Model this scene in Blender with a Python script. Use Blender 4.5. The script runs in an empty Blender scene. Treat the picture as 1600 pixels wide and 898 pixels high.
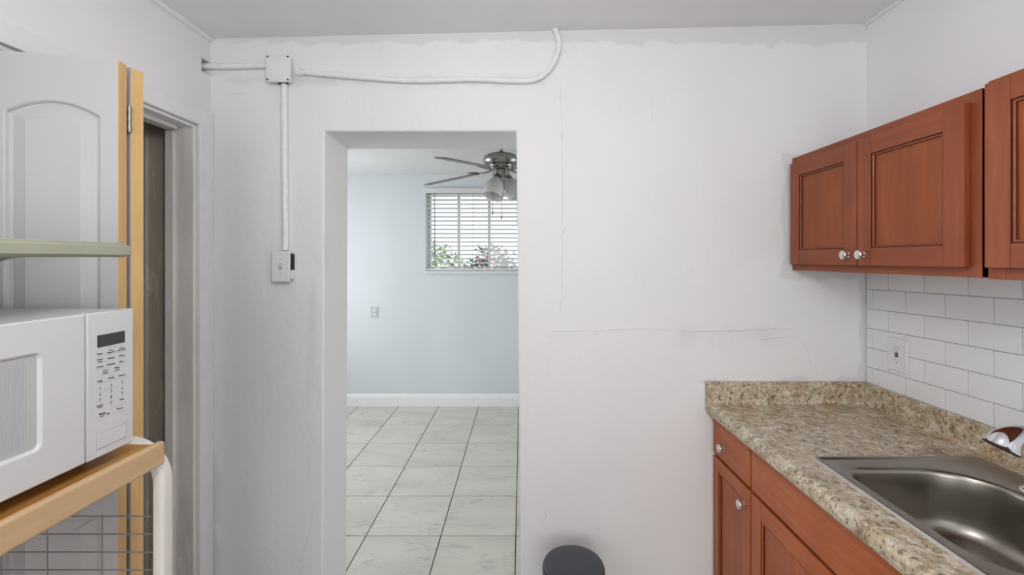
import bpy, bmesh, math, random
from mathutils import Vector, Matrix
random.seed(7)
PI = math.pi
scene = bpy.context.scene
COL = scene.collection

# ------------------------------------------------------------------ camera, world, lights, exposure
F_PX, VPX, VPY, CAM_H = 698.0, 815.0, 405.0, 1.507
cam_d = bpy.data.cameras.new('camera')
cam = bpy.data.objects.new('camera', cam_d)
COL.objects.link(cam)
cam_d.sensor_width = 36.0
cam_d.lens = 36.0 * F_PX / 1600.0
cam_d.shift_x = -(VPX - 800.0) / 1600.0
cam_d.shift_y = (VPY - 449.0) / 1600.0
cam_d.clip_start = 0.02
cam.location = (0, 0, CAM_H)
cam.rotation_euler = (PI / 2, 0, 0)
scene.camera = cam

vs = scene.view_settings
vs.view_transform = 'Standard'
vs.look = 'None'
vs.gamma = 1.0
vs.use_curve_mapping = False
vs.exposure = -0.06

world = bpy.data.worlds.new('daylight')
scene.world = world
world.use_nodes = True
bg = world.node_tree.nodes['Background']
bg.inputs[0].default_value = (0.92, 0.96, 1.0, 1)
bg.inputs[1].default_value = 1.7


def area_light(name, loc, rot, sx, sy, watts, color):
    d = bpy.data.lights.new(name, 'AREA')
    d.shape = 'RECTANGLE'
    d.size, d.size_y = sx, sy
    d.energy = watts
    d.color = color
    o = bpy.data.objects.new(name, d)
    o.location = loc
    o.rotation_euler = rot
    COL.objects.link(o)
    return o


# daylight entering by the kitchen window behind the camera, and by the side window of the far room
area_light('daylight_kitchen_window', (0.1, -2.44, 1.55), (PI / 2, 0, 0), 2.0, 1.3, 31, (0.98, 0.99, 1.0))
area_light('fill_kitchen_side', (-1.42, -0.75, 1.55), (0, -PI / 2, 0), 1.1, 1.2, 10, (0.98, 0.99, 1.0))  # added fill for the tiles, cabinets and counter; no known window on this side
area_light('daylight_far_room_window', (-2.66, 3.4, 1.4), (0, -PI / 2, 0), 1.5, 1.5, 26, (0.98, 0.99, 1.0))
area_light('fill_far_room_right', (1.86, 3.3, 1.4), (0, PI / 2, 0), 1.5, 1.0, 9, (0.98, 0.99, 1.0))  # added fill that brightens the doorway reveal; no known window there
KITCHEN_LAMP_W = 18.5

# ------------------------------------------------------------------ materials
MATS = {}


def srgb(r, g, b):
    def f(c):
        c /= 255.0
        return c / 12.92 if c <= 0.04045 else ((c + 0.055) / 1.055) ** 2.4
    return (f(r), f(g), f(b), 1.0)


class NT:
    """small node helper"""
    def __init__(self, name):
        m = bpy.data.materials.new(name)
        m.use_nodes = True
        self.m, self.t = m, m.node_tree
        self.bsdf = self.t.nodes['Principled BSDF']
        MATS[name] = m

    def n(self, typ, **kw):
        nd = self.t.nodes.new(typ)
        for k, v in kw.items():
            setattr(nd, k, v)
        return nd

    def link(self, a, b):
        self.t.links.new(a, b)

    def coords(self, scale=(1, 1, 1), rot=(0, 0, 0)):
        tc = self.n('ShaderNodeTexCoord')
        mp = self.n('ShaderNodeMapping')
        mp.inputs['Scale'].default_value = scale
        mp.inputs['Rotation'].default_value = rot
        self.link(tc.outputs['Object'], mp.inputs[0])
        return mp.outputs[0]

    def noise(self, vec, scale, detail=4, rough=0.5, dist=0.0):
        nd = self.n('ShaderNodeTexNoise')
        nd.inputs['Scale'].default_value = scale
        nd.inputs['Detail'].default_value = detail
        nd.inputs['Roughness'].default_value = rough
        nd.inputs['Distortion'].default_value = dist
        self.link(vec, nd.inputs['Vector'])
        return nd.outputs[0]

    def ramp(self, fac, stops, interp='LINEAR'):
        r = self.n('ShaderNodeValToRGB')
        cr = r.color_ramp
        cr.interpolation = interp
        while len(cr.elements) < len(stops):
            cr.elements.new(0.5)
        for e, (p, c) in zip(cr.elements, stops):
            e.position = p
            e.color = c if len(c) == 4 else (*c, 1)
        self.link(fac, r.inputs[0])
        return r.outputs[0]

    def mix(self, fac, a, b, mode='MIX'):
        mx = self.n('ShaderNodeMixRGB', blend_type=mode)
        for s, v in ((mx.inputs[0], fac), (mx.inputs[1], a), (mx.inputs[2], b)):
            if hasattr(v, 'links'):
                self.link(v, s)
            elif isinstance(v, (int, float)):
                s.default_value = v
            else:
                s.default_value = v
        return mx.outputs[0]

    def math(self, op, a, b=None, c=None, clamp=False):
        nd = self.n('ShaderNodeMath', operation=op, use_clamp=clamp)
        for i, v in enumerate((a, b, c)):
            if v is None:
                continue
            if hasattr(v, 'links'):
                self.link(v, nd.inputs[i])
            else:
                nd.inputs[i].default_value = v
        return nd.outputs[0]

    def bump(self, h, strength, dist=0.01, normal=None):
        b = self.n('ShaderNodeBump')
        b.inputs['Strength'].default_value = strength
        b.inputs['Distance'].default_value = dist
        self.link(h, b.inputs['Height'])
        if normal is not None:
            self.link(normal, b.inputs['Normal'])
        return b.outputs[0]

    def set(self, color=None, rough=None, metal=None, normal=None, spec=None, coat=None):
        b = self.bsdf.inputs
        if color is not None:
            if hasattr(color, 'links'):
                self.link(color, b['Base Color'])
            else:
                b['Base Color'].default_value = color
        if rough is not None:
            if hasattr(rough, 'links'):
                self.link(rough, b['Roughness'])
            else:
                b['Roughness'].default_value = rough
        if metal is not None:
            b['Metallic'].default_value = metal
        if normal is not None:
            self.link(normal, b['Normal'])
        if spec is not None:
            b['Specular IOR Level'].default_value = spec
        if coat is not None:
            b['Coat Weight'].default_value = coat
        return self.m


def mat_plain(name, col, rough=0.5, metal=0.0, var=0.06, scale=14, bump=0.05, spec=0.5):
    """one colour with slight unevenness and a fine relief"""
    t = NT(name)
    v = t.coords()
    f = t.noise(v, scale, 4)
    lo = tuple(c * (1 - var) for c in col[:3]) + (1,)
    hi = tuple(min(1, c * (1 + var)) for c in col[:3]) + (1,)
    c = t.ramp(f, [(0.3, lo), (0.7, hi)])
    nrm = t.bump(t.noise(v, scale * 9, 3), bump, 0.002)
    return t.set(c, rough, metal, nrm, spec)


def mat_plaster(name, base, patch, masks=(), big=0.35, stain=(), warm=None):
    """hand-trowelled painted plaster; masks: boxes (axis ranges) left in the greyer undercoat with ragged edges"""
    t = NT(name)
    v = t.coords()
    vs_ = t.coords((1, 1, 0.55))
    tone = t.noise(vs_, 2.2, 5, 0.55)
    lo = tuple(c * 0.955 for c in base[:3]) + (1,)
    c = t.ramp(tone, [(0.35, lo), (0.62, base)])
    if warm is not None:
        c = t.mix(t.ramp(t.noise(v, 0.9, 2), [(0.42, (0, 0, 0)), (0.68, (0.8, 0.8, 0.8))]), c, warm)
    tc = t.n('ShaderNodeTexCoord')
    sep = t.n('ShaderNodeSeparateXYZ')
    t.link(tc.outputs['Object'], sep.inputs[0])
    rag = t.math('MULTIPLY', t.math('SUBTRACT', t.noise(v, 9, 3), 0.5), 0.09)

    def region(boxes):
        total = None
        for (x0, x1, z0, z1, soft) in boxes:
            m = None
            for out, a, b in ((sep.outputs[0], x0, x1), (sep.outputs[2], z0, z1)):
                for sgn, lim in ((1, a), (-1, b)):
                    d = t.math('ADD', t.math('MULTIPLY', t.math('SUBTRACT', out, lim), sgn), rag)
                    q = t.math('DIVIDE', d, soft, clamp=True)
                    m = q if m is None else t.math('MINIMUM', m, q)
            total = m if total is None else t.math('MAXIMUM', total, m)
        return total
    if masks:
        c = t.mix(region(masks), c, patch)
    if stain:
        blotch = t.ramp(t.noise(t.coords((1, 1, 0.35)), 16, 4), [(0.40, (0, 0, 0)), (0.62, (0.5, 0.5, 0.5))])
        c = t.mix(t.math('MULTIPLY', region(stain), blotch), c, srgb(208, 206, 204))
    h1 = t.noise(vs_, 6, 5, 0.55, 0.6)
    h2 = t.noise(v, 48, 4)
    h3 = t.noise(v, 2.0, 2)
    h = t.math('ADD', t.math('MULTIPLY', h1, 0.6), t.math('ADD', t.math('MULTIPLY', h2, 0.10), h3))
    nrm = t.bump(h, big, 0.02)
    return t.set(c, 0.55, 0, nrm, 0.3)


def mat_wood(name, dark, mid, light, scale, rough=0.42, coat=0.08, dist=0.7, contrast=1.0):
    t = NT(name)
    v = t.coords(scale)
    f1 = t.noise(v, 1.0, 6, 0.6, dist)
    v2 = t.coords(tuple(s * 3.2 for s in scale))
    f2 = t.noise(v2, 1.0, 3, 0.6, 0.3)
    blot = t.noise(t.coords(), 4.0, 3)
    c = t.ramp(f1, [(0.28, dark), (0.5, mid), (0.74, light)])
    c = t.mix(t.ramp(f2, [(0.38, (1, 1, 1)), (0.62, (0, 0, 0))]), c, dark)
    c2 = t.mix(0.72, c, t.ramp(f1, [(0.3, mid), (0.7, light)]))
    c3 = t.mix(t.ramp(blot, [(0.35, (0.35, 0.35, 0.35)), (0.65, (0, 0, 0))]), c2, dark)
    nrm = t.bump(f2, 0.06, 0.001)
    return t.set(c3, rough, 0, nrm, 0.3, coat)


WALL_W = srgb(234, 234, 235)
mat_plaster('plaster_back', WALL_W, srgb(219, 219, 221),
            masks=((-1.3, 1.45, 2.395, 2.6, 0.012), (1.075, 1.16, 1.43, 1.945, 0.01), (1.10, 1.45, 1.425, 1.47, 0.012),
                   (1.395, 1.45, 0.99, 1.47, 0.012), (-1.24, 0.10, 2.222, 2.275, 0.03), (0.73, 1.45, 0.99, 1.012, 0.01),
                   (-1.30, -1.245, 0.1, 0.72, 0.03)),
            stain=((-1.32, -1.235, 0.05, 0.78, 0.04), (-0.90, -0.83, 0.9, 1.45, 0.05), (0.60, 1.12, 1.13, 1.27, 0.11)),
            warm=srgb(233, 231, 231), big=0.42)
mat_plaster('plaster_side', srgb(238, 238, 240), srgb(205, 205, 205), big=0.16)
mat_plaster('plaster_ceiling', srgb(241, 241, 243), srgb(196, 196, 196), big=0.2)
mat_plaster('paint_far_wall', srgb(212, 218, 221), srgb(200, 205, 208), big=0.06)
mat_plaster('paint_far_ceiling', srgb(222, 222, 221), srgb(205, 205, 205), big=0.22)
mat_plain('paint_conduit', srgb(236, 236, 236), 0.45, var=0.05, scale=40, bump=0.25)
mat_plain('paint_trim', srgb(236, 236, 237), 0.4, var=0.025, scale=20, bump=0.12)
mat_plain('plate_plastic', srgb(230, 229, 227), 0.38, var=0.02, bump=0.02)
mat_plain('crack_line', srgb(188, 186, 184), 0.8)
mat_plain('dark_gap', srgb(52, 50, 48), 0.9)
mat_plain('outlet_white', srgb(228, 228, 228), 0.35, var=0.01, bump=0.0)
mat_plain('outlet_far', srgb(186, 190, 194), 0.5, var=0.02)
mat_plain('button_black', srgb(18, 14, 15), 0.4)
mat_plain('button_red', srgb(130, 40, 40), 0.4)
mat_plain('tile_glaze', srgb(234, 235, 237), 0.16, var=0.012, scale=5, bump=0.02, spec=0.5)
mat_plain('tile_grout', srgb(178, 178, 178), 0.85, var=0.05, scale=60, bump=0.3)
mat_plain('floor_grout', srgb(58, 56, 53), 0.9, var=0.12, scale=60, bump=0.3)
mat_plain('door_white', srgb(190, 190, 191), 0.42, var=0.012, bump=0.03)
mat_plain('metal_zinc', srgb(150, 158, 160), 0.35, 0.9, var=0.1)
mat_plain('track_white', srgb(214, 214, 212), 0.4)
mat_plain('cart_tube', srgb(232, 229, 222), 0.3, var=0.02, bump=0.02)
mat_plain('cart_wire', srgb(146, 144, 140), 0.4, 0.3)
mat_plain('shelf_sage', srgb(164, 166, 148), 0.42, var=0.04, bump=0.03)
mat_plain('micro_white', srgb(210, 210, 211), 0.3, var=0.01, bump=0.0)
mat_plain('micro_edge', srgb(188, 188, 189), 0.35, var=0.01)
mat_plain('micro_display', srgb(52, 50, 51), 0.15, var=0.03, bump=0.0)
mat_plain('micro_ink', srgb(92, 92, 94), 0.5)
mat_plain('micro_line', srgb(172, 172, 174), 0.5)
mat_plain('rubber_black', srgb(30, 30, 31), 0.7)
mat_plain('bin_slate', srgb(56, 61, 70), 0.38, var=0.1, scale=30)
mat_plain('bin_rim', srgb(36, 38, 44), 0.4)
mat_plain('knob_nickel', srgb(225, 222, 216), 0.22, 1.0, var=0.06, scale=60)
mat_plain('chrome', srgb(226, 228, 231), 0.06, 1.0, var=0.0, bump=0.0)
mat_plain('nickel_brushed', srgb(152, 149, 145), 0.3, 1.0, var=0.08, scale=30)
mat_plain('fan_blade', srgb(120, 117, 114), 0.4, var=0.1)
mat_plain('cord_grey', srgb(110, 112, 112), 0.6)
mat_plain('window_frame', srgb(214, 216, 218), 0.4)
mat_plain('foliage_green', srgb(150, 180, 104), 0.6, var=0.35, scale=6)
mat_plain('foliage_dark', srgb(74, 92, 70), 0.6, var=0.35, scale=6)
mat_plain('blossom_red', srgb(190, 70, 70), 0.6, var=0.2)
mat_plain('bark', srgb(92, 80, 68), 0.9, var=0.2)
mat_plain('outside_ground', srgb(150, 150, 140), 0.9, var=0.15)
mat_plain('outside_wall', srgb(212, 208, 200), 0.9, var=0.05)

CH_D, CH_M, CH_L = srgb(112, 54, 29), srgb(142, 72, 42), srgb(164, 90, 56)
mat_wood('cherry_v', CH_D, CH_M, CH_L, (26, 26, 2.2))
mat_wood('cherry_h', CH_D, CH_M, CH_L, (26, 2.2, 26))
mat_wood('cherry_panel', srgb(116, 56, 24), srgb(148, 76, 36), srgb(170, 92, 48), (22, 22, 1.8))
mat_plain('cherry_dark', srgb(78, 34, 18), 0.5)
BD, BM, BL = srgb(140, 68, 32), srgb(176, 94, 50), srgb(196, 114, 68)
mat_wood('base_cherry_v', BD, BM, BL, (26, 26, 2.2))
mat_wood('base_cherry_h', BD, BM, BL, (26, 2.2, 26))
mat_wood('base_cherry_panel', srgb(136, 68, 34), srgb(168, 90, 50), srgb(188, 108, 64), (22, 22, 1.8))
mat_wood('raw_pine', srgb(200, 158, 100), srgb(222, 184, 128), srgb(232, 198, 146), (60, 60, 3), 0.6, 0.0)
mat_wood('shelf_wood', srgb(150, 94, 32), srgb(190, 132, 60), srgb(208, 154, 82), (40, 3, 40), 0.3, 0.3)
mat_wood('shelf_lip', srgb(190, 156, 116), srgb(204, 172, 132), srgb(214, 184, 146), (40, 3, 40), 0.5, 0.0)


def make_glaze_wear():
    # old grey painted timber with peeled streaks
    for name, base, peel in (('jamb_grey', srgb(244, 240, 235), srgb(248, 247, 245)), ('closet_brown', srgb(190, 181, 166), srgb(224, 214, 196))):
        t = NT(name)
        v = t.coords((9, 9, 2.2))
        f = t.noise(v, 1.2, 6, 0.62, 1.6)
        m = t.ramp(f, [(0.60, (0, 0, 0)), (0.64, (0.6, 0.6, 0.6)), (0.69, (0.1, 0.1, 0.1))])
        lo = tuple(c * 0.86 for c in base[:3]) + (1,)
        c = t.ramp(t.noise(t.coords((3, 3, 1)), 3, 4), [(0.35, lo), (0.65, base)])
        c = t.mix(m, c, peel)
        t.set(c, 0.4, 0, t.bump(f, 0.35, 0.006), 0.5)


make_glaze_wear()


def make_granite():
    t = NT('granite_laminate')
    v = t.coords()
    vst = t.coords((1.0, 0.8, 1.0), (0, 0, 0.5))
    f1 = t.noise(vst, 21, 7, 0.70, 1.1)
    f2 = t.noise(v, 64, 5, 0.62, 0.8)
    f3 = t.noise(v, 9, 3, 0.5)
    f4 = t.noise(v, 140, 2)
    c = t.ramp(f1, [(0.30, srgb(112, 92, 72)), (0.42, srgb(176, 158, 130)), (0.56, srgb(205, 192, 168)), (0.68, srgb(226, 222, 214))])
    c = t.mix(t.ramp(f3, [(0.46, (0, 0, 0)), (0.70, (0.42, 0.42, 0.42))]), c, srgb(178, 142, 100))
    c = t.mix(t.ramp(f2, [(0.37, (0.9, 0.9, 0.9)), (0.45, (0, 0, 0))]), c, srgb(104, 90, 80))
    c = t.mix(t.ramp(f4, [(0.31, (0.9, 0.9, 0.9)), (0.39, (0, 0, 0))]), c, srgb(64, 57, 56))
    c = t.mix(t.ramp(f2, [(0.57, (0, 0, 0)), (0.66, (0.7, 0.7, 0.7))]), c, srgb(232, 229, 224))
    t.set(c, 0.3, 0, t.bump(f2, 0.03, 0.001), 0.45)


make_granite()


def make_floor_tile():
    t = NT('floor_tile')
    oi = t.n('ShaderNodeObjectInfo')
    tc = t.n('ShaderNodeTexCoord')
    add = t.n('ShaderNodeVectorMath', operation='ADD')
    mul = t.n('ShaderNodeVectorMath', operation='SCALE')
    cmb = t.n('ShaderNodeCombineXYZ')
    t.link(oi.outputs['Random'], cmb.inputs[0])
    t.link(oi.outputs['Random'], cmb.inputs[1])
    t.link(cmb.outputs[0], mul.inputs[0])
    mul.inputs['Scale'].default_value = 37.0
    t.link(tc.outputs['Object'], add.inputs[0])
    t.link(mul.outputs[0], add.inputs[1])
    mp = t.n('ShaderNodeMapping')
    mp.inputs['Rotation'].default_value = (0, 0, 0.9)
    mp.inputs['Scale'].default_value = (1.0, 3.0, 1)
    t.link(add.outputs[0], mp.inputs[0])
    f = t.noise(mp.outputs[0], 3.2, 5, 0.55, 0.8)
    vein = t.ramp(f, [(0.475, (0, 0, 0)), (0.5, (0.75, 0.75, 0.75)), (0.525, (0, 0, 0))])
    gate = t.ramp(t.noise(add.outputs[0], 6, 3), [(0.42, (0, 0, 0)), (0.6, (1, 1, 1))])
    cloud = t.ramp(t.noise(mp.outputs[0], 1.7, 4), [(0.35, srgb(196, 192, 183)), (0.65, srgb(208, 204, 195))])
    c = t.mix(t.math('MULTIPLY', vein, gate), cloud, srgb(168, 166, 160))
    t.set(c, 0.22, 0, None, 0.5)


make_floor_tile()


def make_steel():
    for name, base, rough in (('sink_steel', srgb(162, 156, 148), 0.31), ('sink_rim_bright', srgb(205, 202, 198), 0.25)):
        t = NT(name)
        f = t.noise(t.coords(), 5, 2)
        c = t.ramp(f, [(0.3, tuple(x * 0.97 for x in base[:3])), (0.7, base)])
        t.set(c, rough, 1.0)


make_steel()


def make_screen():
    # perforated oven screen behind the microwave door
    t = NT('micro_screen')
    v = t.coords((1, 1, 1))
    sep = t.n('ShaderNodeSeparateXYZ')
    t.link(v, sep.inputs[0])
    k = 2 * PI / 0.0042
    a = t.math('SINE', t.math('MULTIPLY', t.math('ADD', sep.outputs[1], sep.outputs[2]), k * 0.7))
    b = t.math('SINE', t.math('MULTIPLY', t.math('SUBTRACT', sep.outputs[1], sep.outputs[2]), k * 0.7))
    p = t.math('MULTIPLY', a, b)
    c = t.ramp(p, [(0.05, srgb(192, 194, 198)), (0.45, srgb(148, 151, 156))])
    t.set(c, 0.3)


make_screen()


def make_glass():
    t = NT('window_glass')
    tr = t.n('ShaderNodeBsdfTransparent')
    gl = t.n('ShaderNodeBsdfGlossy')
    gl.inputs['Roughness'].default_value = 0.02
    tr.inputs[0].default_value = (0.96, 0.98, 0.98, 1)
    mx = t.n('ShaderNodeMixShader')
    mx.inputs[0].default_value = 0.06
    t.link(tr.outputs[0], mx.inputs[1])
    t.link(gl.outputs[0], mx.inputs[2])
    t.link(mx.outputs[0], t.t.nodes['Material Output'].inputs[0])
    t = NT('frosted_shade')
    d = t.n('ShaderNodeBsdfDiffuse')
    d.inputs[0].default_value = srgb(226, 225, 222)
    tl = t.n('ShaderNodeBsdfTranslucent')
    tl.inputs[0].default_value = srgb(226, 225, 222)
    mx = t.n('ShaderNodeMixShader')
    mx.inputs[0].default_value = 0.4
    t.link(d.outputs[0], mx.inputs[1])
    t.link(tl.outputs[0], mx.inputs[2])
    t.link(mx.outputs[0], t.t.nodes['Material Output'].inputs[0])
    t = NT('blind_white')
    d = t.n('ShaderNodeBsdfDiffuse')
    d.inputs[0].default_value = srgb(240, 240, 239)
    tl = t.n('ShaderNodeBsdfTranslucent')
    tl.inputs[0].default_value = srgb(240, 240, 239)
    mx = t.n('ShaderNodeMixShader')
    mx.inputs[0].default_value = 0.3
    t.link(d.outputs[0], mx.inputs[1])
    t.link(tl.outputs[0], mx.inputs[2])
    t.link(mx.outputs[0], t.t.nodes['Material Output'].inputs[0])
    t = NT('lamp_diffuser')
    t.set(srgb(235, 235, 230), 0.5)
    t.bsdf.inputs['Emission Color'].default_value = (1, 0.96, 0.9, 1)
    t.bsdf.inputs['Emission Strength'].default_value = 5.0


make_glass()

# ------------------------------------------------------------------ mesh helpers


class MB:
    def __init__(self):
        self.v, self.f, self.mi = [], [], []

    def add(self, verts, faces, mi=0, M=None):
        o = len(self.v)
        self.v += [tuple(M @ Vector(p)) if M else tuple(p) for p in verts]
        self.f += [tuple(i + o for i in f) for f in faces]
        self.mi += [mi] * len(faces)
        return self

    def quad(self, a, b, c, d, mi=0):
        return self.add([a, b, c, d], [(0, 1, 2, 3)], mi)

    def box(self, x0, x1, y0, y1, z0, z1, mi=0, M=None):
        x0, x1 = sorted((x0, x1)); y0, y1 = sorted((y0, y1)); z0, z1 = sorted((z0, z1))
        v = [(x0, y0, z0), (x1, y0, z0), (x1, y1, z0), (x0, y1, z0), (x0, y0, z1), (x1, y0, z1), (x1, y1, z1), (x0, y1, z1)]
        f = [(0, 3, 2, 1), (4, 5, 6, 7), (0, 1, 5, 4), (1, 2, 6, 5), (2, 3, 7, 6), (3, 0, 4, 7)]
        return self.add(v, f, mi, M)

    def tube(self, path, r, n=12, mi=0, cap=True, up=None, sx=1.0, sy=1.0):
        """round (or flattened) tube along a path; r may be a list"""
        P = [Vector(p) for p in path]
        rs = r if isinstance(r, (list, tuple)) else [r] * len(P)
        verts, faces = [], []
        prev = Vector(up) if up else None
        for i, p in enumerate(P):
            t = (P[min(i + 1, len(P) - 1)] - P[max(i - 1, 0)]).normalized()
            if prev is None:
                prev = Vector((0, 0, 1)) if abs(t.z) < 0.9 else Vector((1, 0, 0))
            a = (prev - t * prev.dot(t)).normalized()
            b = t.cross(a)
            prev = a
            for k in range(n):
                an = 2 * PI * k / n
                verts.append(p + a * (math.cos(an) * rs[i] * sx) + b * (math.sin(an) * rs[i] * sy))
        for i in range(len(P) - 1):
            for k in range(n):
                k2 = (k + 1) % n
                faces.append((i * n + k, i * n + k2, (i + 1) * n + k2, (i + 1) * n + k))
        if cap:
            faces.append(tuple(reversed(range(n))))
            faces.append(tuple((len(P) - 1) * n + k for k in range(n)))
        return self.add(verts, faces, mi)

    def lathe(self, prof, n=24, mi=0, M=None, close=True):
        """prof: (radius, z) pairs, turned about local z"""
        verts, faces = [], []
        for (r, z) in prof:
            for k in range(n):
                a = 2 * PI * k / n
                verts.append((r * math.cos(a), r * math.sin(a), z))
        for i in range(len(prof) - 1):
            for k in range(n):
                k2 = (k + 1) % n
                faces.append((i * n + k, i * n + k2, (i + 1) * n + k2, (i + 1) * n + k))
        if close:
            faces.append(tuple(reversed(range(n))))
            faces.append(tuple((len(prof) - 1) * n + k for k in range(n)))
        return self.add(verts, faces, mi, M)

    def loft(self, loops, mi=0, cap0=False, cap1=False, M=None):
        n = len(loops[0])
        verts = [p for l in loops for p in l]
        faces = []
        for i in range(len(loops) - 1):
            for k in range(n):
                k2 = (k + 1) % n
                faces.append((i * n + k, i * n + k2, (i + 1) * n + k2, (i + 1) * n + k))
        if cap0:
            faces.append(tuple(reversed(range(n))))
        if cap1:
            faces.append(tuple((len(loops) - 1) * n + k for k in range(n)))
        return self.add(verts, faces, mi, M)

    def prism(self, poly, fn, a, b, mi=0):
        """poly (p,q) swept between a and b; fn(p,q,t) -> xyz"""
        n = len(poly)
        verts = [fn(p, q, a) for p, q in poly] + [fn(p, q, b) for p, q in poly]
        faces = [(i, (i + 1) % n, n + (i + 1) % n, n + i) for i in range(n)]
        faces += [tuple(reversed(range(n))), tuple(range(n, 2 * n))]
        return self.add(verts, faces, mi)

    def mesh(self, name, mats, bevel=0, seg=2, smooth=False, angle=35):
        me = bpy.data.meshes.new(name)
        me.from_pydata(self.v, [], self.f)
        for m in (mats if isinstance(mats, (list, tuple)) else [mats]):
            me.materials.append(MATS[m])
        for p, i in zip(me.polygons, self.mi):
            p.material_index = i
        bm = bmesh.new()
        bm.from_mesh(me)
        bmesh.ops.remove_doubles(bm, verts=bm.verts, dist=1e-6)
        bmesh.ops.recalc_face_normals(bm, faces=bm.faces)
        if bevel:
            es = [e for e in bm.edges if len(e.link_faces) == 2 and e.calc_face_angle(0) > math.radians(30)]
            for f in bm.faces:
                f.smooth = bool(smooth)
            res = bmesh.ops.bevel(bm, geom=es, offset=bevel, segments=seg, affect='EDGES', profile=0.5, clamp_overlap=True)
            for f in res['faces']:
                f.smooth = True
        else:
            for f in bm.faces:
                f.smooth = bool(smooth)
        if smooth or bevel:
            for e in bm.edges:
                if len(e.link_faces) == 2 and e.calc_face_angle(0) > math.radians(angle):
                    e.smooth = False
        bm.to_mesh(me)
        bm.free()
        return me

    def build(self, name, mats, parent=None, bevel=0, seg=2, smooth=False, angle=35, loc=None):
        o = bpy.data.objects.new(name, self.mesh(name, mats, bevel, seg, smooth, angle))
        COL.objects.link(o)
        if loc is not None:
            o.location = loc
        if parent is not None:
            o.parent = parent
        return o


def place(me, name, parent=None, loc=(0, 0, 0), rot=(0, 0, 0)):
    o = bpy.data.objects.new(name, me)
    COL.objects.link(o)
    o.location = loc
    o.rotation_euler = rot
    if parent is not None:
        o.parent = parent
    return o


def tag(o, label, cat, group=None, kind=None):
    o['label'] = label
    o['category'] = cat
    if group:
        o['group'] = group
    if kind:
        o['kind'] = kind
    return o


def struct(o, label=None):
    o['kind'] = 'structure'
    if label:
        o['label'] = label
    return o


def thing(name, label, cat, loc=(0, 0, 0), rot=(0, 0, 0), group=None):
    """Empty at the thing's base; children are built in its local frame"""
    o = bpy.data.objects.new(name, None)
    o.empty_display_size = 0.05
    COL.objects.link(o)
    o.location = loc
    o.rotation_euler = rot
    tag(o, label, cat, group)
    return o


def wall(name, fn, a0, a1, b0, b1, t0, t1, holes, mats, parent=None):
    """slab in (a,b) with rectangular through-holes; fn(a,b,t) -> xyz"""
    As = sorted({a0, a1, *[h[0] for h in holes], *[h[1] for h in holes]})
    Bs = sorted({b0, b1, *[h[2] for h in holes], *[h[3] for h in holes]})

    def solid(i, j):
        if i < 0 or j < 0 or i >= len(As) - 1 or j >= len(Bs) - 1:
            return False
        ca, cb = (As[i] + As[i + 1]) / 2, (Bs[j] + Bs[j + 1]) / 2
        return not any(h[0] < ca < h[1] and h[2] < cb < h[3] for h in holes)
    m = MB()
    for i in range(len(As) - 1):
        for j in range(len(Bs) - 1):
            if not solid(i, j):
                continue
            A, B, C, D = As[i], As[i + 1], Bs[j], Bs[j + 1]
            m.quad(fn(A, C, t0), fn(B, C, t0), fn(B, D, t0), fn(A, D, t0))
            m.quad(fn(A, C, t1), fn(A, D, t1), fn(B, D, t1), fn(B, C, t1))
            for di, dj, p, q in ((-1, 0, (A, C), (A, D)), (1, 0, (B, C), (B, D)), (0, -1, (A, C), (B, C)), (0, 1, (A, D), (B, D))):
                if not solid(i + di, j + dj):
                    m.quad(fn(*p, t0), fn(*q, t0), fn(*q, t1), fn(*p, t1))
    return m.build(name, mats, parent)


# ------------------------------------------------------------------ room shell
XL, XR, YB, YN = -1.286, 1.427, 1.847, -2.3        # kitchen: left, right, doorway wall, wall behind the camera
YB2, YF = 2.10, 4.593                               # far side of the doorway wall, far wall
FXL, FXR, FZ = -2.5, 1.7, 2.376
DX0, DX1, DZ = -0.815, -0.012, 2.036

# ground slab, floor tiles
floor = MB().box(-2.65, 1.85, -2.45, 4.75, -0.12, -0.004).build('floor', 'floor_grout')
struct(floor, 'marbled off-white floor tiles with dark grout lines')
PT = 0.409
tile_me = MB().box(-0.202, 0.202, -0.202, 0.202, -0.012, 0.0).mesh('floor_tile', 'floor_tile', bevel=0.0016, seg=1)
x_line, y_line = -0.4405, 2.437
half_me = {}
for i in range(-6, 6):
    for j in range(-5, 7):
        cx, cy = x_line + (i + 0.5) * PT, y_line + (j + 0.5) * PT
        x0, x1, y0, y1 = cx - 0.202, cx + 0.202, cy - 0.202, cy + 0.202
        lo_x, hi_x = (FXL, FXR) if cy > 2.1 else (XL, XR)
        if cy > 2.1 - 0.2 and cy < 2.1:
            lo_x, hi_x = XL, XR
        if x1 < lo_x + 0.02 or x0 > hi_x - 0.02 or y0 > YF - 0.02:
            continue
        x0, x1, y1 = max(x0, lo_x), min(x1, hi_x), min(y1, YF)
        if abs(x1 - x0 - 0.404) < 1e-6 and abs(y1 - y0 - 0.404) < 1e-6:
            place(tile_me, 'floor_tile', floor, (cx, cy, 0))
        else:
            cx, cy = (x0 + x1) / 2, (y0 + y1) / 2
            me = MB().box(x0 - cx, x1 - cx, y0 - cy, y1 - cy, -0.012, 0).mesh('floor_tile', 'floor_tile', bevel=0.0016, seg=1)
            place(me, 'floor_tile', floor, (cx, cy, 0))

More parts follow.
